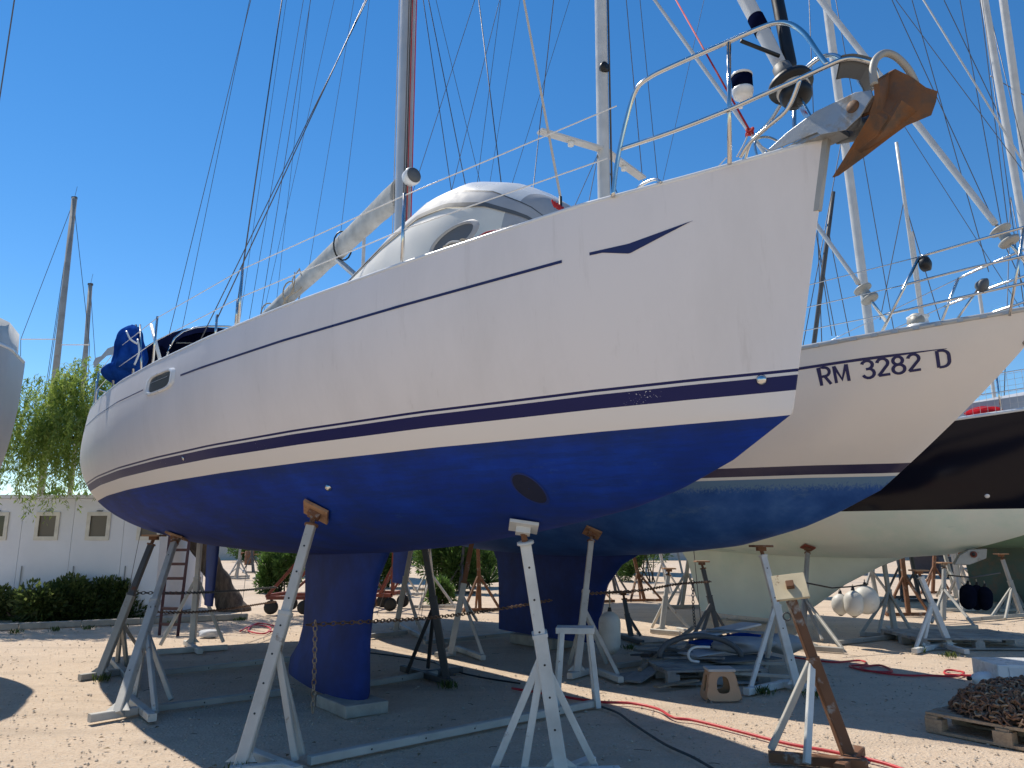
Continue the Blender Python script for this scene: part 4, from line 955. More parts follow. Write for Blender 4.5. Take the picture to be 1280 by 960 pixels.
# free standing rusty stand
f = G(1062, 953); tz = A(989, 750, 6.15)
rs = thing('boat_stand', 'empty rusty stand with a tilted cream pad, standing clear of the hulls', 'boat stand', (f.x, f.y, 0), 0, 'boat stands')
hd = tz; f0 = V(f.x, f.y, .03); upv = V(0, -1, 0)
MB().bar(f0, lerp(f0, hd, .62), .085, .085, upv).build('post', M_rust, rs); MB().bar(lerp(f0, hd, .58), hd, .07, .07, upv).build('upper_post', M_rust, rs)
for q, mm in (((964, 944), M_galvlight), ((1009, 962), M_paintwhite)):
    e = G(*q); e.z = .04; MB().bar(lerp(f0, hd, .62), e, .045, .045, upv).build('brace', mm, rs)
for a_, b_ in (((961, 952), (1085, 962)), ((1050, 968), (1075, 944))):
    p_, q_ = G(*a_), G(*b_); p_.z = q_.z = .036 if a_[0] < 1000 else .032; MB().bar(p_, q_, .08, .07).build('foot_beam', M_rust, rs)
pn = V(-.30, -.72, .62).normalized(); pax = V(.93, -.3, .15); pax = (pax - pn * pax.dot(pn)).normalized(); pay = pn.cross(pax)
pc = tz + V(.0, .0, .10)
MB().tube([hd - V(0, 0, .03), pc - pn * -.0], .025, 10).build('screw', M_rust, rs, True)
MB().box(pc, pax * .125, pay * .115, pn * .012).build('pad', M_padcream, rs, False, .003)
MB().box(pc + pn * .03, pax * .03, pay * .03, pn * .02).build('swivel', M_rust, rs, False, .005)
MB().tube([hd + V(-.06, -.05, -.12) + V(.03 * math.cos(a), 0, .03 * math.sin(a)) for a in [i * .63 for i in range(10)]], .006, 6, True).build('lock_ring', M_darksteel, rs, True)
# tie beams lying on the gravel
for lab, a_, b_, m in (('long perforated steel beam crossing from the tall stand to the trestle', (386, 957), (742, 884), M_galvlight), ('steel beam running from the aft stand toward the keel', (192, 890), (365, 868), M_galv), ('farther steel beam in the shade behind the aft stands', (196, 845), (372, 826), M_galv), ('short steel beam behind the keel toward the black stand', (452, 860), (545, 845), M_galv), ('pale steel beam on the gravel beside the fender cluster', (1048, 806), (1132, 797), M_galv), ('steel beam in the shade below the cream yacht', (530, 806), (640, 795), M_galv), ('steel beam by the debris pile', (770, 836), (862, 824), M_galv)):
    p_, q_ = G(*a_), G(*b_); t = thing('tie_beam', lab, 'steel beam', (p_.x, p_.y, 0), 0, 'tie beams on the ground'); p_.z = q_.z = .035
    MB().bar(p_, q_, .07, .06).build('beam', m, t)
    n_ = int((q_ - p_).length / .45); dd = (q_ - p_).normalized(); sd_ = dd.cross(V(0, 0, 1)).normalized()
    if sd_.y > 0: sd_ = -sd_
    for i in range(1, n_): MB().lathe(lerp(p_, q_, i / n_) + sd_ * .0353, sd_, [(0, .008), (.001, .008), (.0012, .0005)], 8).build('bolt_hole', M_black, t)
# ================================================================== chains
def link_pts(c, d, n, hl, hw):
    out = []
    for k in range(10):
        a = 2 * math.pi * k / 10; out.append(c + d * (hl * math.cos(a) * (1.0)) + n * (hw * math.sin(a)))
    return out
def chain(label, pts, mat, ll=.046, wr=.0055, group='rusty chains'):
    pts = curve(pts, 12); mb = MB(); dist = 0; k = 0; acc = []
    for i in range(len(pts) - 1):
        a, b = pts[i], pts[i + 1]; seg = (b - a).length
        while dist < seg:
            c = lerp(a, b, dist / seg); d = (b - a).normalized(); n1 = d.cross(V(.1, .2, 1)); n1 = n1.normalized() if n1.length > .1 else d.orthogonal().normalized(); n2 = d.cross(n1)
            ang = R(20) + (R(90) if k % 2 else 0); n_ = n1 * math.cos(ang) + n2 * math.sin(ang)
            mb.tube(link_pts(c, d, n_, ll * .62, ll * .40), wr, 5, True); k += 1; dist += ll
        dist -= seg
    o = mb.build('chain', mat, None, True); c0 = pts[0]
    for v in o.data.vertices: v.co -= c0
    o.location = c0; tag(o, label, 'chain', group); return o
k0 = A(386, 781, 7.15)
chain('rusty chain stretched from the blue fin keel to the cream yacht', [k0, A(460, 777, 7.5), A(540, 772, 8.3), A(620, 762, 9.2), A(690, 750, 10.2)], M_chain)
chain('pale chain end hanging down the side of the blue fin keel', [A(394, 779, 7.12), A(393, 835, 7.12), A(391, 888, 7.12)], M_chainlight)
chain('brown chain slung between the pale stand and the black stand', [A(738, 742, 9.9), A(800, 738, 10.8), A(848, 730, 11.8), A(888, 727, 12.7)], M_chain)
chain('dark chain hung behind the aft stands toward the tree', [A(166, 741, 9.8), A(240, 741, 10.6), A(300, 738, 12.5), A(346, 734, 14.6)], M_darksteel)
chain('dark chain hanging down beside the leaning black stand', [A(866, 728, 12.4), A(867, 765, 12.4), A(872, 808, 12.4)], M_darksteel, .05, .007)
chain('second slack chain in the shade behind the aft stands', [A(188, 765, 10.2), A(260, 764, 11.6), A(345, 752, 14.6)], M_chain)
# ================================================================== block under the keel
kb = Y1.W(6.0, 0, 0)
o = MB().box(V(0, 0, .05), Y1.fw * .34, Y1.sb * .22, V(0, 0, .055)).build('keel_block', M_concrete, None, False, .012); o.location = V(G(436, 890).x, G(436, 890).y + .12, 0); tag(o, 'low concrete block under the fin keel of the white yacht', 'block')
o = MB().box(V(0, 0, .07), Y2.fw * .5, Y2.sb * .25, V(0, 0, .075)).build('keel_block', M_concrete, None, False, .012); o.location = Y2.W(7.2, 0, 0); tag(o, 'concrete block under the broad keel of the cream yacht', 'block')
# ================================================================== white trestle
tc = [G(703, 872), G(745, 888), G(738, 862), G(712, 858)]
c = (G(722, 884)); c = V(c.x, c.y + .12, 0)
tr = thing('white_trestle', 'small chipped white wooden trestle beside the white stand', 'trestle', c)
ztop = A(722, 787, c.y).z
MB().box(c + V(0, 0, ztop), V(.19, -.02, 0), V(.015, .12, 0), V(0, 0, .03)).build('top', M_paintwhite, tr, False, .006)
for sx in (-1, 1):
    for sy in (-1, 1):
        MB().bar(c + V(sx * .14, sy * .08, ztop - .02), c + V(sx * .20, sy * .16, .0), .065, .05).build('leg', M_paintwhite, tr)
    MB().bar(c + V(sx * .19, -.15, .08), c + V(sx * .19, .15, .08), .04, .05).build('rail', M_paintwhite, tr)
# ================================================================== plastic stool
c = G(905, 876); c = V(c.x, c.y + .12, 0); zt = A(905, 836, c.y).z
st = thing('plastic_stool', 'small tan plastic step stool with oval openings, beside the debris pile', 'stool', c)
def panel(side, ax):
    bw, tw, bd, td = .185, .125, .15, .10
    mb = MB(); n = 28; outer = []; inner = []
    for i in range(n):
        a = 2 * math.pi * i / n; cx, cy = math.cos(a), math.sin(a); e = (abs(cx) ** 6 + abs(cy) ** 6) ** (-1 / 6); outer.append((cx * e, cy * e)); e2 = (abs(cx) ** 3 + abs(cy) ** 3) ** (-1 / 3); inner.append((cx * e2 * .42, .05 + cy * e2 * .56))
    def P_(x, y, off):
        k = (y + 1) / 2; z = zt * k; hw = bw + (tw - bw) * k; hd = bd + (td - bd) * k
        if ax: return c + V(side * (hw - off), x * hd, z)
        return c + V(x * hw, side * (hd - off), z)
    A_ = [P_(x, y, 0) for x, y in outer]; B_ = [P_(x, y, 0) for x, y in inner]; C_ = [P_(x, y, .012) for x, y in inner]; D_ = [P_(x, y, .012) for x, y in outer]
    mb.grid([r + [r[0]] for r in (A_, B_, C_, D_, A_)]); return mb
for side in (1, -1):
    sauto(panel(side, False).build('side_panel', M_plasbrown, st), 40); sauto(panel(side, True).build('end_panel', M_plasbrown, st), 40)
MB().box(c + V(0, 0, zt), V(.14, 0, 0), V(0, .115, 0), V(0, 0, .014)).build('seat', plain('grey board', (.42, .42, .41), .7), st, False, .006)
# ================================================================== hoses
def hose(label, pix, mat, r=.013, z=.014, cat='hose', lift=None):
    pts = [G(u, v) for u, v in pix]; pts = [V(p.x, p.y, z + (lift[i] if lift else 0)) for i, p in enumerate(pts)]
    o = MB().tube(curve(pts, 7), r, 8).build('hose', mat, None, True); c0 = pts[0]
    for v in o.data.vertices: v.co -= c0
    o.location = c0; tag(o, label, cat, 'hoses on the gravel'); return o
hose('red hose snaking from the white trestle past the rusty stand', [(640, 862), (700, 872), (748, 879), (790, 881), (822, 888), (842, 899), (870, 903), (930, 918), (985, 932), (1045, 943), (1110, 958), (1180, 985)], M_red)
hose('dark grey hose running from the trestle toward the lower edge', [(748, 884), (772, 893), (790, 906), (830, 932), (868, 950), (905, 972)], plain('dark grey hose', (.05, .055, .06), .5), .011)
hose('far red hose with loose loops beyond the shaded band', [(992, 823), (1040, 829), (1075, 827), (1083, 832), (1062, 834), (1085, 840), (1115, 841), (1100, 833), (1075, 837), (1120, 845), (1165, 846), (1195, 847), (1205, 842), (1185, 839), (1183, 844), (1215, 846), (1260, 845), (1330, 842)], M_red, .013)
hose('thin dark cable lying from the keel block past the black stand', [(440, 815), (500, 822), (540, 829), (560, 838), (600, 848), (650, 856)], M_black, .010)
hose('red hose coil lying in the dappled shade near the tree', [(300, 790), (318, 782), (338, 786), (330, 793), (310, 789), (322, 780), (345, 784), (352, 790), (335, 790)], M_red, .014)
# ================================================================== fenders
def fender(label, top, bot, r, Y, mat, tipmat=None, ball=False, group='hanging fenders', rope=.09):
    a_, b_ = A(*top, Y), A(*bot, Y); d = (b_ - a_); L_ = d.length; d = d / L_
    f = thing('fender', label, 'fender', b_, 0, group)
    if ball: prof = [(L_ * .5 * (1 - math.cos(t)), r * math.sin(t)) for t in [math.pi * i / 16 for i in range(17)]]
    else: prof = [(0, .02), (.01, r * .35), (.05, r * .75), (.10, r * .95), (.15, r), (L_ - .15, r), (L_ - .10, r * .95), (L_ - .05, r * .75), (L_ - .01, r * .35), (L_, .02)]
    MB().lathe(a_, d, prof, 22).build('body', mat, f, True)
    MB().lathe(a_ - d * .05, d, [(0, .02), (.04, .028), (.07, .03)], 12).build('eye', tipmat or M_black, f, True)
    if tipmat: MB().lathe(b_ - d * .10, d, [(0, r * .80), (.06, r * .62), (.11, .02)], 18).build('tip', tipmat, f, True)
    MB().tube([a_ - d * .03, a_ + V(.01, .02, rope)], .009, 6).build('rope', M_rope, f, True)
    return f
fender('large off white cylinder fender hanging from a brown chain', (762, 764), (762, 819), .145, 10.4, M_fender, rope=.27)
fender('off white fender with black tip hanging under the green forefoot', (1066, 738), (1068, 771), .14, 11.9, M_fender, M_black)
fender('off white black tipped fender hanging beside the round buoy', (1050, 742), (1051, 769), .13, 12.1, M_fender, M_black)
fender('off white round buoy hanging behind the tipped fenders', (1081, 732), (1083, 768), .20, 12.1, M_fender, None, True)
fender('leftmost dark navy fender of three by the grey stand', (1210, 730), (1210, 762), .13, 13.2, M_fenderdk)
fender('middle dark navy fender of three by the grey stand', (1221, 731), (1221, 763), .12, 13.3, M_fenderdk)
fender('outermost dark navy fender of three by the grey stand', (1231, 733), (1231, 763), .12, 13.2, M_fenderdk)
tag(MB().tube([A(985, 724, 11.6), A(1040, 735, 11.8), A(1068, 733, 11.9), A(1085, 730, 12.0)], .012, 6).build('rope', M_black, None, True), 'black line holding the white fenders under the green hull', 'rope')
tag(MB().tube([A(1185, 719, 13.6), A(1215, 722, 13.3), A(1250, 716, 13.5)], .012, 6).build('rope', M_darksteel, None, True), 'dark line carrying the navy fenders between two stands', 'rope')
# ================================================================== pallets and debris
def pallet(label, corner, dx, lx, ly, mat, group='pallets', n=7, z=0):
    p = V(corner.x, corner.y, z); dx = V(*dx, 0).normalized(); dy = V(-dx.y, dx.x, 0); t = thing('pallet', label, 'pallet', p, 0, group); rnd = random.Random(int(lx * 100 + p.x * 10))
    for k in range(3):
        c = p + dy * (ly * k / 2 * .92 + ly * .04) + dx * lx / 2
        MB().box(c + V(0, 0, .011), dx * lx / 2, dy * .05, V(0, 0, .011)).build('bottom_board', mat, t)
        for j in range(3): MB().box(p + dy * (ly * k / 2 * .92 + ly * .04) + dx * (.07 + (lx - .14) * j / 2) + V(0, 0, .066), dx * .07, dy * .05, V(0, 0, .044)).build('block', mat, t)
    for j in range(3): MB().box(p + dx * (.05 + (lx - .1) * j / 2) + dy * ly / 2 + V(0, 0, .121), dx * .05, dy * ly / 2, V(0, 0, .011)).build('stringer_board', mat, t)
    for k in range(n): MB().box(p + dy * (ly * (k + .5) / n) + dx * lx / 2 + V(0, 0, .143 + rnd.uniform(0, .003)), dx * (lx / 2 + rnd.uniform(-.01, .01)), dy * (ly / n * .40), V(0, 0, .011)).build('top_board', mat, t)
    return p, dx, dy
pp, pdx, pdy = pallet('weathered wooden pallet carrying the rusty chain heap', G(1158, 914), (.58, -.815), 1.2, 1.0, M_wood)
# heap of rusty chain
hc = pp + pdx * .62 + pdy * .55 + V(0, 0, .15)
hp = thing('chain_heap', 'big tangled heap of rusty chain piled on the pallet', 'chain heap', hc)
rnd = random.Random(77); mbs = [MB(), MB()]
def hz(a, b): return .25 * max(0, 1 - (abs(a) / .60) ** 2.0 - (abs(b) / .52) ** 2.0) ** .75
core = []
for i in range(17):
    core.append([hc + pdx * (-.58 + 1.16 * i / 16) + pdy * (-.5 + 1.0 * j / 16) + V(0, 0, hz(-.58 + 1.16 * i / 16, -.5 + 1.0 * j / 16) * .86 - .0) for j in range(17)])
MB().grid(core).build('chain_core', plain('dark rust core', (.05, .03, .02), .95), hp, True)
for i in range(1500):
    while True:
        a, b = rnd.uniform(-.6, .6), rnd.uniform(-.52, .52)
        if (a / .6) ** 2 + (b / .52) ** 2 < 1.0: break
    c = hc + pdx * a + pdy * b + V(0, 0, hz(a, b) + rnd.uniform(-.02, .025) + .012)
    d = V(rnd.gauss(0, 1), rnd.gauss(0, 1), rnd.gauss(0, .6)).normalized(); n_ = d.orthogonal().normalized(); n2 = d.cross(n_); an_ = rnd.uniform(0, 6.28); n_ = n_ * math.cos(an_) + n2 * math.sin(an_)
    s_ = rnd.uniform(.9, 1.3); mbs[0 if rnd.random() < .72 else 1].tube(link_pts(c, d, n_, .036 * s_, .022 * s_), .0075 * s_, 5, True)
for mb, m in zip(mbs, (two('brown rusty iron', (.20, .11, .07), (.32, .20, .12), 16, .5, .62, .85), M_chainlight)):
    o = mb.build('chain_links', m, hp, True); o['kind'] = 'stuff'
pallet('flat grey weathered pallet behind the splayed white stand', G(1152, 812), (1, -.02), 1.75, 1.3, M_woodgrey)
# debris pile
dp, ddx, ddy = pallet('dark pallet buried under the pile of boards', G(835, 857), (1, .12), 1.2, 1.0, M_woodgrey)
def board(label, a_, b_, wd, th, mat, za=.0, zb=.0, group='boards in the debris pile'):
    p_, q_ = G(*a_), G(*b_); p_.z, q_.z = za, zb; o = MB().bar(p_, q_, wd, th).build('board', mat, None); c0 = p_.copy()
    for v in o.data.vertices: v.co -= c0
    o.location = c0; tag(o, label, 'board', group)
M_gboard = plain('light grey laminate', (.50, .51, .53), .5, 0, .08)
board('light grey board sloping to the ground at the front of the pile', (788, 854), (852, 833), .26, .02, M_woodgrey, .02, .20)
board('tan timber batten slanting across the debris pile', (800, 848), (868, 815), .05, .04, M_wood, .10, .34)
board('long pale panel lying on top of the debris pile', (868, 832), (942, 818), .30, .03, M_gboard, .36, .42)
board('narrow tan batten at the back of the pile by the white stand', (930, 826), (985, 822), .07, .05, M_wood, .30, .30)
board('dark plank at the left of the pile', (806, 832), (842, 822), .12, .05, M_darksteel, .12, .16)
board('grey pole lying along the front of the pile', (905, 846), (990, 850), .035, .035, M_galv, .16, .18)
board('second grey pole under the first one', (905, 852), (995, 858), .035, .035, M_galvlight, .10, .10)
board('blue edged panel under the pale panel', (875, 836), (940, 826), .34, .03, M_bluecloth, .30, .34)
for i, (lab, a_, b_, wd, m, za, zb) in enumerate((('wide grey panel propped across the middle of the pile', (860, 842), (930, 834), .36, M_gboard, .22, .26), ('thin pale lath poking out left of the pile', (815, 840), (880, 828), .06, M_woodgrey, .24, .30), ('dark grey sheet lying under the tarpaulin', (890, 848), (965, 842), .40, M_greydk, .20, .20), ('bleached plank crossing the tarpaulin', (885, 828), (970, 832), .12, M_woodgrey, .42, .40), ('short white board end sticking out near the white stand', (945, 838), (985, 834), .10, M_white, .34, .36), ('brown plank end on the ground before the pile', (820, 862), (872, 856), .09, M_wood, .03, .05), ('grey sheet offcut flat on the gravel left of the pile', (775, 848), (812, 842), .22, M_woodgrey, .02, .03))): board(lab, a_, b_, wd, .018, m, za, zb)
c = G(930, 842); o = lump(V(0, 0, 0), V(.40, 0, 0), V(0, .26, 0), V(0, 0, .10), 40, 16, .13, 15).build('tarpaulin_bundle', plain('grey tarpaulin', (.30, .31, .33), .7, 0, .15, 4, .5, 20), None, True); o.location = (c.x + .05, c.y + .25, .30); tag(o, 'grey tarpaulin bundle heaped on the debris pile', 'tarpaulin')
o = lump(V(0, 0, 0), V(.27, 0, 0), V(0, .2, 0), V(0, 0, .12), 32, 14, .12, 18).build('tarpaulin_bundle', plain('pale grey sack', (.36, .36, .36), .8, 0, .15, 4, .4, 20), None, True); o.location = (c.x + .62, c.y + .35, .30); tag(o, 'rounded pale sack next to the white stand in the debris', 'sack')
c = G(880, 846); arc_ = [V(c.x + .5 * math.cos(a), c.y + .12 + .1 * math.sin(a), .20 + .24 * math.sin(a)) for a in [math.pi * i / 14 for i in range(15)]]
o = MB().tube(arc_, .035, 8).build('curved_moulding', M_greydk, None, True); tag(o, 'dark curved rubber moulding arching over the pile', 'moulding')
c = G(873, 850); o = MB().tube(curve([V(c.x + .02, c.y, .2), V(c.x - .08, c.y, .22), V(c.x - .1, c.y, .30), V(c.x - .02, c.y + .02, .36), V(c.x + .16, c.y + .03, .36)], 5), .016, 8).build('bent_tube', M_white, None, True); tag(o, 'bent white tube sticking out of the debris beside the stool', 'tube')
rnd = random.Random(31)
OFM = [(M_woodgrey, 'short grey wood offcut in the jumble beside the tarpaulin'), (M_darksteel, 'short dark steel offcut in the jumble beside the tarpaulin'), (M_wood, 'short tan wood offcut in the jumble beside the tarpaulin'), (M_greydk, 'short black rubber offcut in the jumble beside the tarpaulin')]
for i in range(14):
    c = G(rnd.uniform(810, 880), rnd.uniform(826, 846)); an_ = rnd.uniform(-.6, .6); d = V(math.cos(an_), math.sin(an_), rnd.uniform(-.15, .15)); l_ = rnd.uniform(.15, .4)
    o = MB().bar(-d * l_, d * l_, rnd.uniform(.02, .07), rnd.uniform(.015, .04)).build('scrap_timber', OFM[i % 4][0], None); o.location = (c.x, c.y, rnd.uniform(.10, .24)); tag(o, OFM[i % 4][1], 'offcut', 'offcuts in the debris pile')
# white cabinet, and gas bottle by the chain heap
c = G(1262, 871); c = V(c.x + .3, c.y + .35, 0)
wc = thing('white_cabinet', 'white metal cabinet behind the chain heap', 'cabinet', c); hcab = A(1270, 832, c.y - .3).z
MB().box(c + V(0, 0, hcab / 2), V(.30, -.03, 0), V(.03, .28, 0), V(0, 0, hcab / 2)).build('body', M_white, wc, False, .01)
MB().box(c + V(-.02, -.285, hcab * .55), V(.2, -.02, 0), V(0, .006, 0), V(0, 0, hcab * .36)).build('door', plain('pale grey enamel', (.60, .61, .62), .4), wc, False, .004)
b0 = G(1233, 872); o = MB().lathe(V(0, 0, 0), V(.85, .25, -.06), [(0, .02), (.05, .022), (.06, .05), (.14, .075), (.6, .075), (.66, .05)], 18).build('white_bottle', M_white, None, True); o.location = (b0.x + .0, b0.y + .25, A(1235, 848, b0.y + .25).z); tag(o, 'white plastic bottle lying against the cabinet', 'bottle')
o = MB().lathe(V(0, 0, 0), V(.85, .25, -.06), [(-.03, .022), (0, .024)], 12).build('bottle_cap', M_black, None, True); o.location = (b0.x, b0.y + .25, A(1235, 848, b0.y + .25).z); bt = [x for x in bpy.data.objects if x.name == 'white_bottle'][0]; o.parent = bt; o.location = (0, 0, 0)
# ================================================================== white cabin building
BY = 16.6
bx0, bx1 = A(-150, 700, BY).x, A(163, 700, BY).x
bl = thing('cabin_building', 'long low white panelled cabin with small shuttered windows behind the hedge', 'building', ((bx0 + bx1) / 2, BY + 1.2, 0))
H_ = 2.5
pw = 1.11; win = [A(u, 659, BY).x for u in (-5, 56.5, 118, 180)]
xs_ = [win[0] - pw * 1.5 + pw * k for k in range(7)]
MB().cbox(xs_[0], bx1 + .6, BY + .055, BY + 2.5, 0, H_).build('wall_core', M_build, bl)
for k in range(len(xs_)):
    xa0 = xs_[k] + .004; xb0 = min(xs_[k] + pw - .004, bx1 + .6)
    if xb0 <= xa0: continue
    cx = xs_[k] + pw / 2; hw, z0_, z1_ = .19, 1.66, 2.12
    if k >= 1 and any(abs(cx - w_) < .3 for w_ in win):
        mb = MB(); mb.cbox(xa0, cx - hw, BY, BY + .05, .12, H_ - .02); mb.cbox(cx + hw, xb0, BY, BY + .05, .12, H_ - .02); mb.cbox(cx - hw, cx + hw, BY, BY + .05, .12, z0_); mb.cbox(cx - hw, cx + hw, BY, BY + .05, z1_, H_ - .02); mb.build('wall_panel', M_build, bl)
        f_ = MB()
        f_.cbox(cx - hw - .07, cx - hw + .01, BY - .025, BY - .003, z0_ - .07, z1_ + .07); f_.cbox(cx + hw - .01, cx + hw + .07, BY - .025, BY - .003, z0_ - .07, z1_ + .07)
        f_.cbox(cx - hw + .01, cx + hw - .01, BY - .025, BY - .003, z0_ - .07, z0_ + .01); f_.cbox(cx - hw + .01, cx + hw - .01, BY - .025, BY - .003, z1_ - .01, z1_ + .07)
        wf = f_.build('window', M_frame, bl); MB().cbox(cx - hw, cx + hw, BY + .01, BY + .02, z0_, z1_).build('pane', M_pane if k != 1 else M_glass, wf)
        MB().cbox(cx - .06, cx + .06, BY - .03, BY - .004, z1_ + .085, z1_ + .105).build('vent_slot', M_greydk, wf)
    else: MB().cbox(xa0, xb0, BY, BY + .05, .12, H_ - .02).build('wall_panel', M_build, bl)
    if k % 1 == 0 and k > 1: MB().tube([(xa0 + .12, BY - .02, .3), (xa0 + .12, BY - .02, 1.05)], .012, 6).build('pipe', M_galv, bl, True)
MB().cbox(xs_[0] - .05, bx1 + .65, BY - .06, BY + 2.6, H_ - .015, H_ + .06).build('roof', M_build, bl)
MB().cbox(xs_[0], bx1 + .6, BY - .01, BY + .054, 0, .115).build('plinth', M_concrete, bl)
# kerb
ka, kb_ = G(-60, 790), G(345, 772)
kd = (kb_ - ka).normalized(); kn_ = kd.cross(V(0, 0, 1))
kr = thing('kerb', 'low concrete kerb in front of the hedge', 'kerb', (ka.x, ka.y, 0)); n_ = int((kb_ - ka).length / 1.0)
for i in range(n_): MB().box(ka + kd * (i + .5) + V(0, 0, .05), kd * .494, kn_ * .06, V(0, 0, .055)).build('kerb_stone', M_concrete, kr, False, .01)
# ================================================================== foliage
def leaves(n, gen, size, name, mat, parent, seed, asp=.35, droop=0):
    rnd = random.Random(seed); vs = []; fs = []; tint = []
    for i in range(n):
        p, d, tn = gen(rnd); s = size * rnd.uniform(.6, 1.3)
        d = d.normalized() if d.length > .01 else V(0, 0, -1); sd = d.cross(V(rnd.gauss(0, 1), rnd.gauss(0, 1), rnd.gauss(0, 1)));
        if sd.length < .01: sd = d.orthogonal()
        sd = sd.normalized() * (s * asp); o = len(vs)
        vs += [p, p + d * (s * .5) + sd * .5, p + d * s, p + d * (s * .5) - sd * .5]; fs.append((o, o + 1, o + 2, o + 3)); tint += [min(1, max(0, tn))] * 4
    mb = MB(); mb.v = vs; mb.f = fs; mb.mi = [0] * len(fs); ob = mb.build(name, mat, parent)
    at = ob.data.attributes.new('tint', 'FLOAT', 'POINT'); at.data.foreach_set('value', tint); return ob
# pepper tree
tb = G(287, 763); tree = thing('pepper_tree', 'drooping green pepper tree leaning over the white cabin', 'tree', (tb.x, tb.y, 0))
trunk = [A(296, 772, tb.y), A(284, 748, tb.y), A(268, 716, tb.y - .1), A(252, 686, tb.y - .3), A(232, 650, tb.y - .7), V(-8.0, 17.3, 3.1), V(-8.7, 16.8, 3.8)]
MB().tube(curve(trunk, 5), [.36 * (1 - .2 * min(1, i / 6)) - .15 * i / 30 + .025 * math.sin(i * 1.7) for i in range(31)], 14).build('trunk', M_bark, tree, True)
cl = [(-9.9, 16.0, 4.55, 1.0), (-9.2, 16.3, 5.0, .85), (-10.1, 15.7, 3.8, .9), (-8.3, 16.6, 4.6, 1.1), (-7.4, 17.0, 4.2, 1.1), (-9.3, 15.8, 3.9, .9), (-6.6, 17.6, 4.0, 1.0)]
for c in cl[:6]:
    MB().tube(curve([V(-8.0, 17.3, 3.0), lerp(V(-8.0, 17.3, 3.0), c[:3], .5) + V(0, 0, .25), V(*c[:3])], 5), [.10 - .008 * i for i in range(11)], 7).build('limb', M_bark, tree, True)
strands = []
rnd = random.Random(5)
for i in range(1100):
    c = rnd.choice(cl); d = V(rnd.gauss(0, 1), rnd.gauss(0, 1), rnd.gauss(0, .8) + .25).normalized(); r_ = c[3] * rnd.uniform(.55, 1.05)
    p = V(*c[:3]) + V(d.x * r_, d.y * r_, d.z * r_ * .75); strands.append((p, V(d.x, d.y, 0) * .25, rnd.uniform(.35, 1.15) * (1.25 if p.z < 4 else 1), rnd.random()))
def gtree(r):
    p, o, L_, tn = r.choice(strands); t = r.random(); q = p + o * t + V(r.gauss(0, .02), r.gauss(0, .02), -L_ * t)
    return q, V(r.gauss(0, .6), r.gauss(0, .6), -.75), tn * .6 + r.random() * .4
leaves(60000, gtree, .10, 'crown', M_leaf, tree, 3, .22)
# hedge shrubs
def bush(label, c, rx, ry, rz, n, size, mat, seed, name='shrub', asp=.5, group=None, up=.3, cat='shrub', lumps=9):
    t = thing(name, label, cat, (c[0], c[1], 0), 0, group); rnd = random.Random(seed)
    L_ = [(rnd.uniform(-.7, .7), rnd.uniform(-.7, .7), rnd.uniform(.15, .8), rnd.uniform(.35, .6) if lumps < 12 else rnd.uniform(.18, .4)) for _ in range(lumps)]
    def g_(r):
        l = r.choice(L_); d = V(r.gauss(0, 1), r.gauss(0, 1), r.gauss(0, 1)).normalized(); k = l[3] * r.random() ** .4
        p = V(c[0] + rx * (l[0] + d.x * k), c[1] + ry * (l[1] + d.y * k), max(.02, rz * (l[2] + d.z * k * .9)))
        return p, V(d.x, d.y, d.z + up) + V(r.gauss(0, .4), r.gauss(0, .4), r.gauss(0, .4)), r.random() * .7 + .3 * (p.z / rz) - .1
    leaves(n, g_, size, 'foliage', mat, t, seed, asp)
    for i in range(6): MB().tube([(c[0] + rnd.uniform(-.3, .3) * rx, c[1], -.02), (c[0] + rnd.uniform(-.6, .6) * rx, c[1] + rnd.uniform(-.4, .4) * ry, rz * .7)], [.03, .01], 6).build('stem', M_bark, t, True)
    return t
hb = [((2, 778), 1.1, .5, .62, 'yellowish'), ((50, 776), 1.0, .5, .78, 'dark'), ((92, 775), .9, .5, .72, 'dark leafy'), ((128, 774), .7, .45, .5, 'low'), ((160, 772), .55, .45, .68, 'rounded')]
for i, ((u, v), rx, ry, rz, w_) in enumerate(hb):
    p = G(u, v); bush(['yellow green shrub at the outer end of the cabin hedge', 'dense dark shrub under the second cabin window', 'broad dark shrub between two cabin windows', 'low sprawling shrub along the cabin wall', 'rounded shrub at the stand end of the hedge'][i], (p.x, p.y + .45, 0), rx * .85, ry, rz, 5200, .10, M_hedge, 40 + i, group='hedge shrubs along the cabin')
for i, (lab, u, v, rx, ry, rz, n, mt) in enumerate((('clipped green bush beside the leaning tree', 340, 742, .75, .7, 1.55, 7000, M_oleander), ('leafy oleander behind the red trolley', 478, 735, .9, .8, 1.9, 7000, M_oleander), ('tall oleander beyond the cream yacht rudder', 556, 742, 1.1, .9, 2.1, 8000, M_oleander), ('oleander beside the palm under the cream hull', 592, 735, .9, .8, 1.9, 6000, M_oleander), ('small round tree in the sunny gap by the green keel', 810, 728, 1.3, 1.0, 2.0, 6000, M_oleander), ('grass clump growing by the far oleander', 548, 757, .35, .3, .6, 1500, M_oleander))):
    p = G(u, v); bush(lab, (p.x, p.y + .6, 0), rx, ry, rz, n, .17, mt, 60 + i, 'bush', .24, 'bushes across the yard', .7, 'bush', 17)
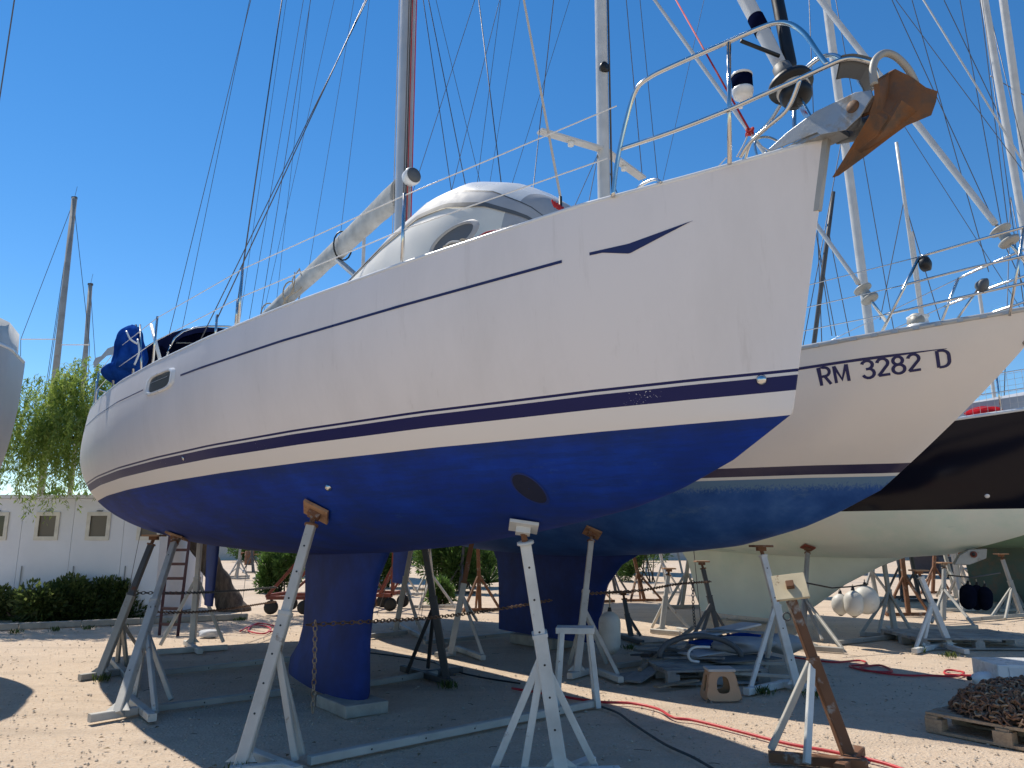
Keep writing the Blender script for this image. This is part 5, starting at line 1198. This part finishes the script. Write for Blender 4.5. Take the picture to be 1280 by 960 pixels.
# fronds of a palm
pc = G(606, 752); pm = thing('palm', 'low spiky palm standing by the cream yacht keel', 'palm', (pc.x, pc.y + 3, 0)); rnd = random.Random(9)
for i in range(26):
    a = rnd.uniform(0, 6.28); e = rnd.uniform(.3, 1.3); d = V(math.cos(a) * math.cos(e), math.sin(a) * math.cos(e), math.sin(e)); b_ = V(pc.x, pc.y + 3, .3); L_ = rnd.uniform(.8, 1.2); sd = d.cross(V(0, 0, 1)).normalized() * .03
    MB().add([b_ - sd, b_ + sd, b_ + d * L_ * .6 + sd * 1.2, b_ + d * L_ - V(0, 0, .2), b_ + d * L_ * .6 - sd * 1.2], [(0, 1, 2, 3, 4)]).build('frond', M_oleander, pm)
o = lump(V(0, 0, 0), V(.16, 0, 0), V(0, .16, 0), V(0, 0, .28), 14, 10, .08, 3).build('palm_trunk', M_bark, pm, True); o.location = (0, 0, .15)
# ================================================================== ladder
l0 = [G(199, 794), G(222, 795)]; l1 = [A(212, 672, l0[0].y + .9), A(237, 672, l0[0].y + .9)]
ld = thing('ladder', 'dark red steel ladder leaning against the stern', 'ladder', (l0[0].x, l0[0].y, 0))
M_ladder = plain('dark red painted steel', (.06, .022, .022), .55, 0, .2)
for a_, b_ in zip(l0, l1): MB().bar(V(a_.x, a_.y, 0), b_ + (b_ - a_) * .9, .05, .03).build('rail', M_ladder, ld)
for i in range(12):
    t = (i + .7) / 6.6; MB().bar(l0[0] + (l1[0] - l0[0]) * t, l0[1] + (l1[1] - l0[1]) * t, .03, .05).build('rung', M_ladder, ld)
# ================================================================== red steel trolley frames
def trolley(label, u0, u1, v, h, seed):
    p0, p1 = G(u0, v), G(u1, v); p1 = V(p1.x, p0.y, 0); t = thing('boat_trolley', label, 'trolley', (p0.x, p0.y, 0), 0, 'red steel trolleys'); dpt = V(.15, 1.0, 0); w_ = p1 - p0
    for o_ in (V(0, 0, 0), dpt):
        MB().bar(p0 + o_ + V(0, 0, .35), p1 + o_ + V(0, 0, .35), .08).build('beam', M_redrust, t); MB().bar(p1 + o_ + V(0, 0, .35), p1 + o_ + V(0, 0, h), .08).build('upright', M_redrust, t)
        MB().bar(p0 + o_ + V(0, 0, .38), p1 + o_ + V(0, 0, h - .1), .06).build('diagonal', M_redrust, t); MB().bar(p0 + w_ * .5 + o_ + V(0, 0, .38), p1 + o_ + V(0, 0, h * .5), .05).build('diagonal', M_redrust, t)
        for q in (p0 + w_ * .12, p1 - w_ * .08): MB().lathe(q + o_ + V(0, -.05, .15), V(0, 1, 0), [(0, .10), (.01, .15), (.09, .15), (.10, .10)], 16).build('wheel', M_black, t, True); MB().bar(q + o_ + V(0, 0, .15), q + o_ + V(0, 0, .36), .05).build('wheel_fork', M_darksteel, t)
    for q in (p0, p1): MB().bar(q + V(0, 0, .39), q + dpt + V(0, 0, .39), .07).build('cross_beam', M_redrust, t)
trolley('red steel boat trolley left of the fin keel', 332, 384, 768, 1.55, 1)
trolley('red steel boat trolley right of the fin keel', 457, 490, 764, 1.7, 2)
# small white rag, rocks
rg = G(262, 796); o = lump(V(0, 0, 0), V(.2, 0, 0), V(0, .12, 0), V(0, 0, .07), 20, 10, .15, 5).build('rag', plain('white rag', (.6, .62, .64), .9), None, True); o.location = (rg.x, rg.y, .05); tag(o, 'crumpled white rag lying by the splayed stand', 'rag')
# ================================================================== other boats
def simple(name, label, bow, a, L, b, zs, zk, wl, stem, mat, keel=None, mk=None, group='yachts propped up ashore', deckmat=None):
    Y = Yacht(bow, a, L, L * .5, S12, zs, b, zk, [1.5, 1.7, 1.9, 2.1, 2.3, 2.5, 2.7, 2.8, 2.8, 2.7, 2.6, 2.4], [1.3, 1.5, 1.7, 1.9, 2, 2, 2, 2, 2, 2, 2, 2], stem, 7, wl, 0)
    r = thing(name, label, 'sailboat', Y.base, Y.rz, group); Y.hull(r, mat); Y.deckmesh(r, deckmat or M_deck); Y.rail(r, M_white, .03)
    if keel: Y.fin('keel', mk or M_keel, r, keel)
    return Y, r
def hullmat(name, bottom, top, stripe=None):
    t, at, c = bands(name, None, [(-9, bottom)] + ([(0, stripe), (.1, top)] if stripe else [(0, top)]))
    g_ = t.ramp(t.noise(1.1, 7, .7), [(.4, 0.0), (.85, .3)]); return t.out(t.mix(g_, c, (.3, .29, .27, 1)), .5)
ZS = [3.7, 3.62, 3.54, 3.42, 3.34, 3.28, 3.26, 3.26, 3.28, 3.32, 3.36, 3.4]; BB = [0, .42, .78, 1.3, 1.65, 1.85, 1.95, 1.98, 1.92, 1.8, 1.55, 1.2]; ZK = [2.1, 1.9, 1.75, 1.55, 1.45, 1.4, 1.4, 1.45, 1.55, 1.75, 2.05, 2.4]
# green bottomed yacht at the right
Y4, r4 = simple('sailing_yacht', 'grey green bottomed yacht standing beyond the black yacht', (15.6, 13.2), 36, 13, BB, ZS, ZK, lambda x: 2.15, lambda z: max(0, .8 * (3.7 - z)), hullmat('green bottom white topsides', (.16, .27, .19, 1), (.7, .7, .68, 1)), [(1.6, 4.6, 7.6, .3), (1.2, 5, 7.4, .3), (.15, 5.6, 7.3, .3)], two('dark green bottom paint', (.07, .11, .09), (.14, .10, .07), 3, .5, .7, .8))
mast(Y4, 5.0, 3.3, 18, .09, .07, M_maswhite, r4, .02)
wire('forestay', Y4.W(.3, 0, 3.7), Y4.W(5.2, 0, 17.5), .03, M_maswhite, r4)
for side in (1, -1):
    for x in (4.8, 5.6): wire('shroud', Y4.edge(x, 0, .1, side), Y4.W(5.3, 0, 17.0 if x < 5 else 10), .01, M_wire, r4)
stand('grey stand under the green bottomed yacht', Y4, (1262, 700), (1268, 762), [(1255, 764), (1282, 764)], [((1248, 765), (1290, 763))], M_galv, cast='up', dy=.2)
# white motor boat hull at the left edge
Y0, r0 = simple('motor_boat', 'white round sterned boat hull under a pale tarpaulin beside the yacht stern', (-9.12, 1.4), -6, 9.6, [0, .35, .65, 1.1, 1.4, 1.58, 1.65, 1.68, 1.68, 1.62, 1.45, .9], [4.5, 4.42, 4.35, 4.25, 4.18, 4.13, 4.1, 4.1, 4.1, 4.1, 4.12, 4.15], [2.2, 1.9, 1.7, 1.45, 1.3, 1.22, 1.2, 1.2, 1.22, 1.28, 1.4, 1.7], lambda x: 1.75, lambda z: max(0, .6 * (4.3 - z)), hullmat('weathered white boat hull', (.10, .12, .16, 1), (.46, .47, .48, 1)), None)
r0['category'] = 'boat'; r0['group'] = 'boats at the yard edge'
mb = MB(); Y0.strip(mb, 5.2, 9.3, lambda x: 3.92, lambda x: 3.97, 24, .02); mb.build('rub_rail', M_greydk, r0)
mb = MB(); rr = []
for i in range(9):
    x = 4.6 + i * .58; b = Y0.ip(Y0.b_, x / 9.6) - .02; rr.append([Y0.W(x, -b, 4.09), Y0.W(x, -b * .97, 4.5), Y0.W(x, 0, 4.9 - .05 * i), Y0.W(x, b * .97, 4.5), Y0.W(x, b, 4.09)])
mb.grid(rr[::-1]); mb.build('tarpaulin', plain('pale tarpaulin', (.60, .59, .56), .8, 0, .12), r0, True)
for x in (3.2, 6.2): 
    for side in (1, -1): b_ = Y0.W(x, side * .7, 0); MB().bar(b_, b_ + V(0, 0, 1.75), .09).build('prop', M_galv, r0)
# distant masts rising behind the cabin
def farmast(label, pb, pt, Y, r, spread=None, stays=()):
    a_, b_ = A(*pb, Y), A(*pt, Y); base = V(a_.x, a_.y, 0); t = thing('distant_mast', label, 'mast', base, 0, 'masts rising behind the cabin')
    MB().tube([base, a_, b_], [r, r, r * .85], 10).build('pole', M_galv, t, True)
    if spread:
        for u, v in spread: MB().bar(lerp(a_, b_, .0) * 0 + A(pb[0] + (pt[0] - pb[0]) * (pb[1] - v) / (pb[1] - pt[1]), v, Y), A(u, v, Y), .06, .03).build('spreader', M_white, t)
    for (u0, v0), (u1, v1) in stays: MB().tube([A(u0, v0, Y), A(u1, v1, Y)], .012, 5).build('stay', M_wire, t)
    MB().tube([b_, b_ + V(.06, 0, .55)], .008, 5).build('antenna', M_wire, t); MB().box(b_ + V(0, 0, .02), V(.1, 0, 0), V(0, .06, 0), V(0, 0, .05)).build('mast_head', M_darksteel, t)
farmast('taller grey mast with white spreaders beyond the pepper tree', (69, 470), (93, 248), 30, .13, [(26, 424), (112, 431)], [((92, 252), (26, 424)), ((92, 252), (112, 431)), ((26, 424), (24, 600)), ((92, 252), (40, 600)), ((112, 431), (104, 600)), ((90, 270), (60, 480))])
farmast('shorter grey mast next to the tall one beyond the pepper tree', (105, 470), (113, 356), 34, .11, None, [((113, 360), (95, 520)), ((113, 360), (124, 520))])
# masts and wires of yachts beyond the right hand boats
def bgmast(label, pb, pt, Y, r, mat, stays=()):
    a_, b_ = A(*pb, Y), A(*pt, Y); d = (b_ - a_); base = a_ - d * (a_.z / d.z) if d.z else a_; t = thing('yacht_mast', label, 'mast', (base.x, base.y, 0), 0, 'masts beyond the moored hulls')
    MB().tube([base, b_, b_ + d * .5], [r, r, r * .9], 12).build('pole', mat, t, True)
    for (u0, v0), (u1, v1) in stays: p_, q_ = A(u0, v0, Y), A(u1, v1, Y + .5); MB().tube([p_, q_], .009 * Y / 14, 5).build('stay', M_wire, t)
bgmast('slim white mast with a dark masthead beyond the cream bow', (1150, 385), (1130, 245), 21, .055, M_maswhite, (((1130, 250), (1100, 400)), ((1130, 250), (1175, 400))))
bgmast('thick white mast at the far right beyond the cream bow', (1300, 330), (1254, 0), 19, .105, M_maswhite, (((1238, 95), (1300, 130)), ((1180, 0), (1300, 250)), ((1115, 0), (1290, 380)), ((1225, 0), (1262, 300)), ((1200, 0), (1255, 300)), ((1140, 0), (1236, 340))))
bgmast('dark furled mast showing between the two bows', (1018, 425), (1034, 300), 16, .05, M_darksteel, (((1000, 160), (1040, 420)), ((1034, 280), (1062, 420)), ((1022, 300), (1045, 420))))
# loose wires of rigs standing farther back
for i, (lab, a_, b_, Y, r) in enumerate((('thin stay crossing the sky left of the main shrouds', (312, 0), (230, 400), 15, .006), ('thin stay crossing between main shrouds', (358, 0), (300, 400), 16, .005), ('thin grey stay near the boom end', (388, 0), (345, 382), 16, .005), ('thick dark stay at the far left sky', (18, 0), (-6, 160), 9, .009), ('fine stay right of the main mast', (545, 0), (603, 240), 14, .006), ('fine stay crossing behind the dinghy', (626, 0), (597, 225), 14, .006), ('fine stay above the dinghy bow', (650, 0), (612, 230), 15, .005), ('long stay behind the white spreader', (712, 0), (640, 230), 15, .006), ('stay beside the cream yacht mast', (800, 0), (822, 225), 14, .008), ('fine stay crossing the pulpit from behind', (880, 0), (830, 220), 16, .006), ('stay running behind the anchor', (1120, 0), (1280, 215), 15, .008), ('stay below the anchor fluke', (1135, 165), (1285, 400), 15, .007))):
    p_, q_ = A(*a_, Y), A(*b_, Y + .6); d = (q_ - p_).normalized(); o = MB().tube([p_ - d * 6, q_ + d * (q_.z / max(.2, abs(d.z)) if d.z < 0 else .2)], r, 5).build('rigging_wire', M_wire, None); tag(o, lab, 'wire', 'rigging wires of yachts farther back')
# ================================================================== far edge of the yard
fwall = thing('boundary_wall', 'long pale wall closing the far side of the boatyard', 'wall', (0, 62, 0))
for k in range(26): MB().cbox(-60 + k * 5, -60 + k * 5 + 4.96, 62, 62.3, -.1, 2.6).build('wall_panel', plain('pale rendered wall', (.50, .47, .42), .9), fwall)
MB().cbox(-60, 70, 61.95, 62.35, 2.6, 2.75).build('coping', M_concrete, fwall)
rnd = random.Random(12)
for i in range(16):
    x = -45 + i * 6.2 + rnd.uniform(-1.5, 1.5); bush(['dark tree beyond the far boundary wall', 'broad green tree beyond the far boundary wall'][i % 2], (x, 68 + rnd.uniform(0, 6), 0), rnd.uniform(3, 4.5), 3, rnd.uniform(4, 6), 2500, .6, M_hedge if i % 2 == 0 else M_oleander, 200 + i, 'far_tree', .5, 'trees beyond the far wall', .3, 'tree', 8)
# stored stands and hulls farther back
for i, (lab, T, F, mt) in enumerate((('bare grey stand beyond the tree in the sun', (302, 690), (296, 720), M_galv), ('second bare stand beyond the tree', (322, 692), (330, 722), M_galv), ('bare stand beyond the cream yacht rudder', (640, 690), (655, 745), M_galv), ('brown stand in the sunny gap beside the green keel', (762, 720), (752, 752), M_rust))):
    u, v = F; stand(lab, None, T, F, [(u - 12, v + 1), (u + 14, v + 1)], [((u - 14, v + 2), (u + 16, v + 1))], mt, dy=.1, group='stored stands farther back')
HM = hullmat('far white hull', (.12, .05, .04, 1), (.7, .7, .7, 1), (.02, .03, .1, 1)); HM2 = hullmat('far blue hull', (.02, .06, .2, 1), (.6, .6, .58, 1), (.02, .03, .1, 1))
for i, (lab, bow, a, mt) in enumerate((('distant white yacht ashore with red bottom paint beyond the bushes', (-4, 30), 40, HM), ('distant white yacht ashore with blue bottom beyond the green keel', (9, 34), 38, HM2), ('distant yacht ashore near the far wall with blue underside', (22, 30), 38, HM2), ('distant white yacht ashore with red underside behind the dark fenders', (30, 38), 36, HM))):
    Yf, rf = simple('sailing_yacht', lab, bow, a, 11.5, BB, ZS, ZK, lambda x: 2.15, lambda z: max(0, .6 * (3.7 - z)), mt, [(1.6, 4.6, 6.6, .25), (1.2, 4.8, 6.4, .25), (.12, 5, 6.3, .25)], plain('far keel', (.10, .08, .08), .8)); mast(Yf, 4.6, 3.3, 16, .1, .08, M_maswhite, rf, .01)
    for x in (3, 7.5):
        for side in (1, -1): b_ = Yf.W(x, side * 1.3, 0); MB().bar(b_, Yf.W(x, side * .8, 1.8), .09).build('prop', M_galv, rf)

# more props, cradles and scrap standing in the sunny yard beyond the hulls
rnd = random.Random(44)
SP = [(296, 724), (316, 716), (470, 758), (508, 744), (536, 738), (574, 742), (600, 764), (646, 736), (700, 722), (770, 742), (806, 752), (836, 742), (852, 760), (1150, 752), (1166, 742), (1196, 748), (1212, 738), (1236, 742), (1246, 732), (1262, 740), (1098, 758), (1128, 748), (1136, 770), (1204, 764), (1222, 758), (1254, 756), (660, 752), (544, 760)]
MS = [(M_galv, 'grey'), (M_darksteel, 'dark'), (M_rust, 'rusty'), (M_galvlight, 'pale')]
for i, (u, v) in enumerate(SP):
    f = G(u, v); m, w_ = MS[i % 4]; ht = rnd.uniform(1.35, 1.7); ln = rnd.uniform(-.35, .35)
    t = thing('stored_stand', '%s stored prop stand in the sunny yard beyond the hulls' % w_, 'boat stand', (f.x, f.y, 0), 0, 'stored stands farther back')
    top = V(f.x + ln, f.y + .1, ht); MB().bar(V(f.x, f.y, 0), top, .085).build('post', m, t)
    for k in range(3): a = 2.1 * k + i; MB().bar(lerp(f, top, .55), V(f.x + .5 * math.cos(a), f.y + .5 * math.sin(a), .02), .05).build('brace', m, t)
    MB().bar(V(f.x - .5, f.y - .05, .035), V(f.x + .5, f.y + .08, .035), .07).build('foot_beam', m, t)
    MB().box(top + V(0, 0, .02), V(.12, 0, .02), V(0, .12, 0), V(0, 0, .015)).build('pad', M_padply if i % 3 else M_redrust, t)
# oil drums, crates and a blue tarpaulin farther back
for i, (lab, u, v, m) in enumerate((('blue steel drum beyond the cream yacht keel', 672, 728, M_bluecloth), ('rusty steel drum in the far sun by the green keel', 790, 716, M_rust), ('dark drum near the far brown stack', 1185, 722, M_darksteel), ('rusty drum standing beyond the leaning tree', 311, 706, M_rust))):
    f = G(u, v); o = MB().lathe(V(0, 0, 0), V(0, 0, 1), [(0, .28), (.02, .29), (.28, .29), (.30, .305), (.32, .29), (.58, .29), (.60, .305), (.62, .29), (.86, .29), (.88, .28), (.881, .01)], 20).build('steel_drum', m, None, True); o.location = (f.x, f.y, 0); tag(o, lab, 'drum', 'drums farther back')
st_ = thing('timber_stack', 'brown timber stack beyond the dark hanging fenders', 'timber stack', (G(1225, 706).x, G(1225, 706).y, 0)); f = G(1225, 706)
for k in range(6):
    for j in range(5): MB().cbox(f.x - 2.2 + rnd.uniform(-.2, .2), f.x + 2.2 + rnd.uniform(-.2, .2), f.y + j * .32, f.y + j * .32 + .27, k * .2, k * .2 + .17).build('timber', M_rust if (k + j) % 2 else M_wood, st_)

# dry twigs and leaf litter blown over the gravel
rnd = random.Random(91); mb = MB(); mb2 = MB()
for i in range(260):
    y = 4.6 + rnd.random() ** 1.4 * 10; x = rnd.uniform(-.72, .72) * y; a = rnd.uniform(0, 6.28); l_ = rnd.uniform(.015, .06); p = V(x, y, .004); d = V(math.cos(a), math.sin(a), 0) * l_
    if i % 3 == 0: mb.tube([p - d, p + V(rnd.uniform(-.01, .01), rnd.uniform(-.01, .01), .006), p + d], .0025, 4)
    else: w_ = V(-d.y, d.x, 0) * .45; mb2.add([p - d * .6, p + w_ * .6 + V(0, 0, .012), p + d * .6 + V(0, 0, .004), p - w_ * .6 + V(0, 0, .006)], [(0, 1, 2, 3)])
tag(mb.build('twigs', M_bark), 'dry twigs scattered over the gravel', 'twigs', kind='stuff'); tag(mb2.build('leaf_litter', plain('dry leaf', (.24, .16, .08), .8, 0, .3, 9)), 'dry brown leaves scattered over the gravel', 'leaf litter', kind='stuff')
# weeds at the foot of stands and along the kerb
def gw(r):
    c = r.choice(WD); a = r.uniform(0, 6.28); p = V(c.x + r.gauss(0, .05), c.y + r.gauss(0, .05), -.005); return p, V(.5 * math.cos(a), .5 * math.sin(a), 1), r.random()
WD = [G(u, v) for u, v in ((128, 852), (300, 970), (560, 860), (785, 812), (1018, 872), (1188, 822), (20, 792), (70, 789), (110, 787), (150, 785), (215, 781), (300, 776), (690, 798), (1150, 815), (955, 868), (905, 806))]
tag(leaves(900, gw, .09, 'weeds', M_hedge, None, 17, .18), 'sparse weeds sprouting by the kerb and stand feet', 'weeds', kind='stuff')

for i, (lab, u, v, rx, rz, n) in enumerate((('far leafy shrub beyond the leaning tree', 300, 703, 1.6, 1.9, 4000), ('far leafy shrub seen between the fin keel and black stand', 492, 708, 1.5, 2.0, 4000), ('far shrub behind the rusty red stand', 536, 704, 1.8, 2.2, 5000), ('far shrub beside the cream yacht keel', 606, 706, 1.6, 2.0, 4000), ('far shrub in the gap beside the hanging white fender', 796, 703, 1.8, 2.2, 4500), ('far shrub beyond the navy fenders', 1196, 702, 2.0, 2.2, 4500), ('far shrub beyond the timber stack', 1262, 700, 2.0, 2.4, 4500))):
    p = G(u, v); bush(lab, (p.x, p.y + 1, 0), rx, 1.2, rz, n, .24, M_oleander, 300 + i, 'bush', .26, 'bushes across the yard', .7, 'bush', 15)
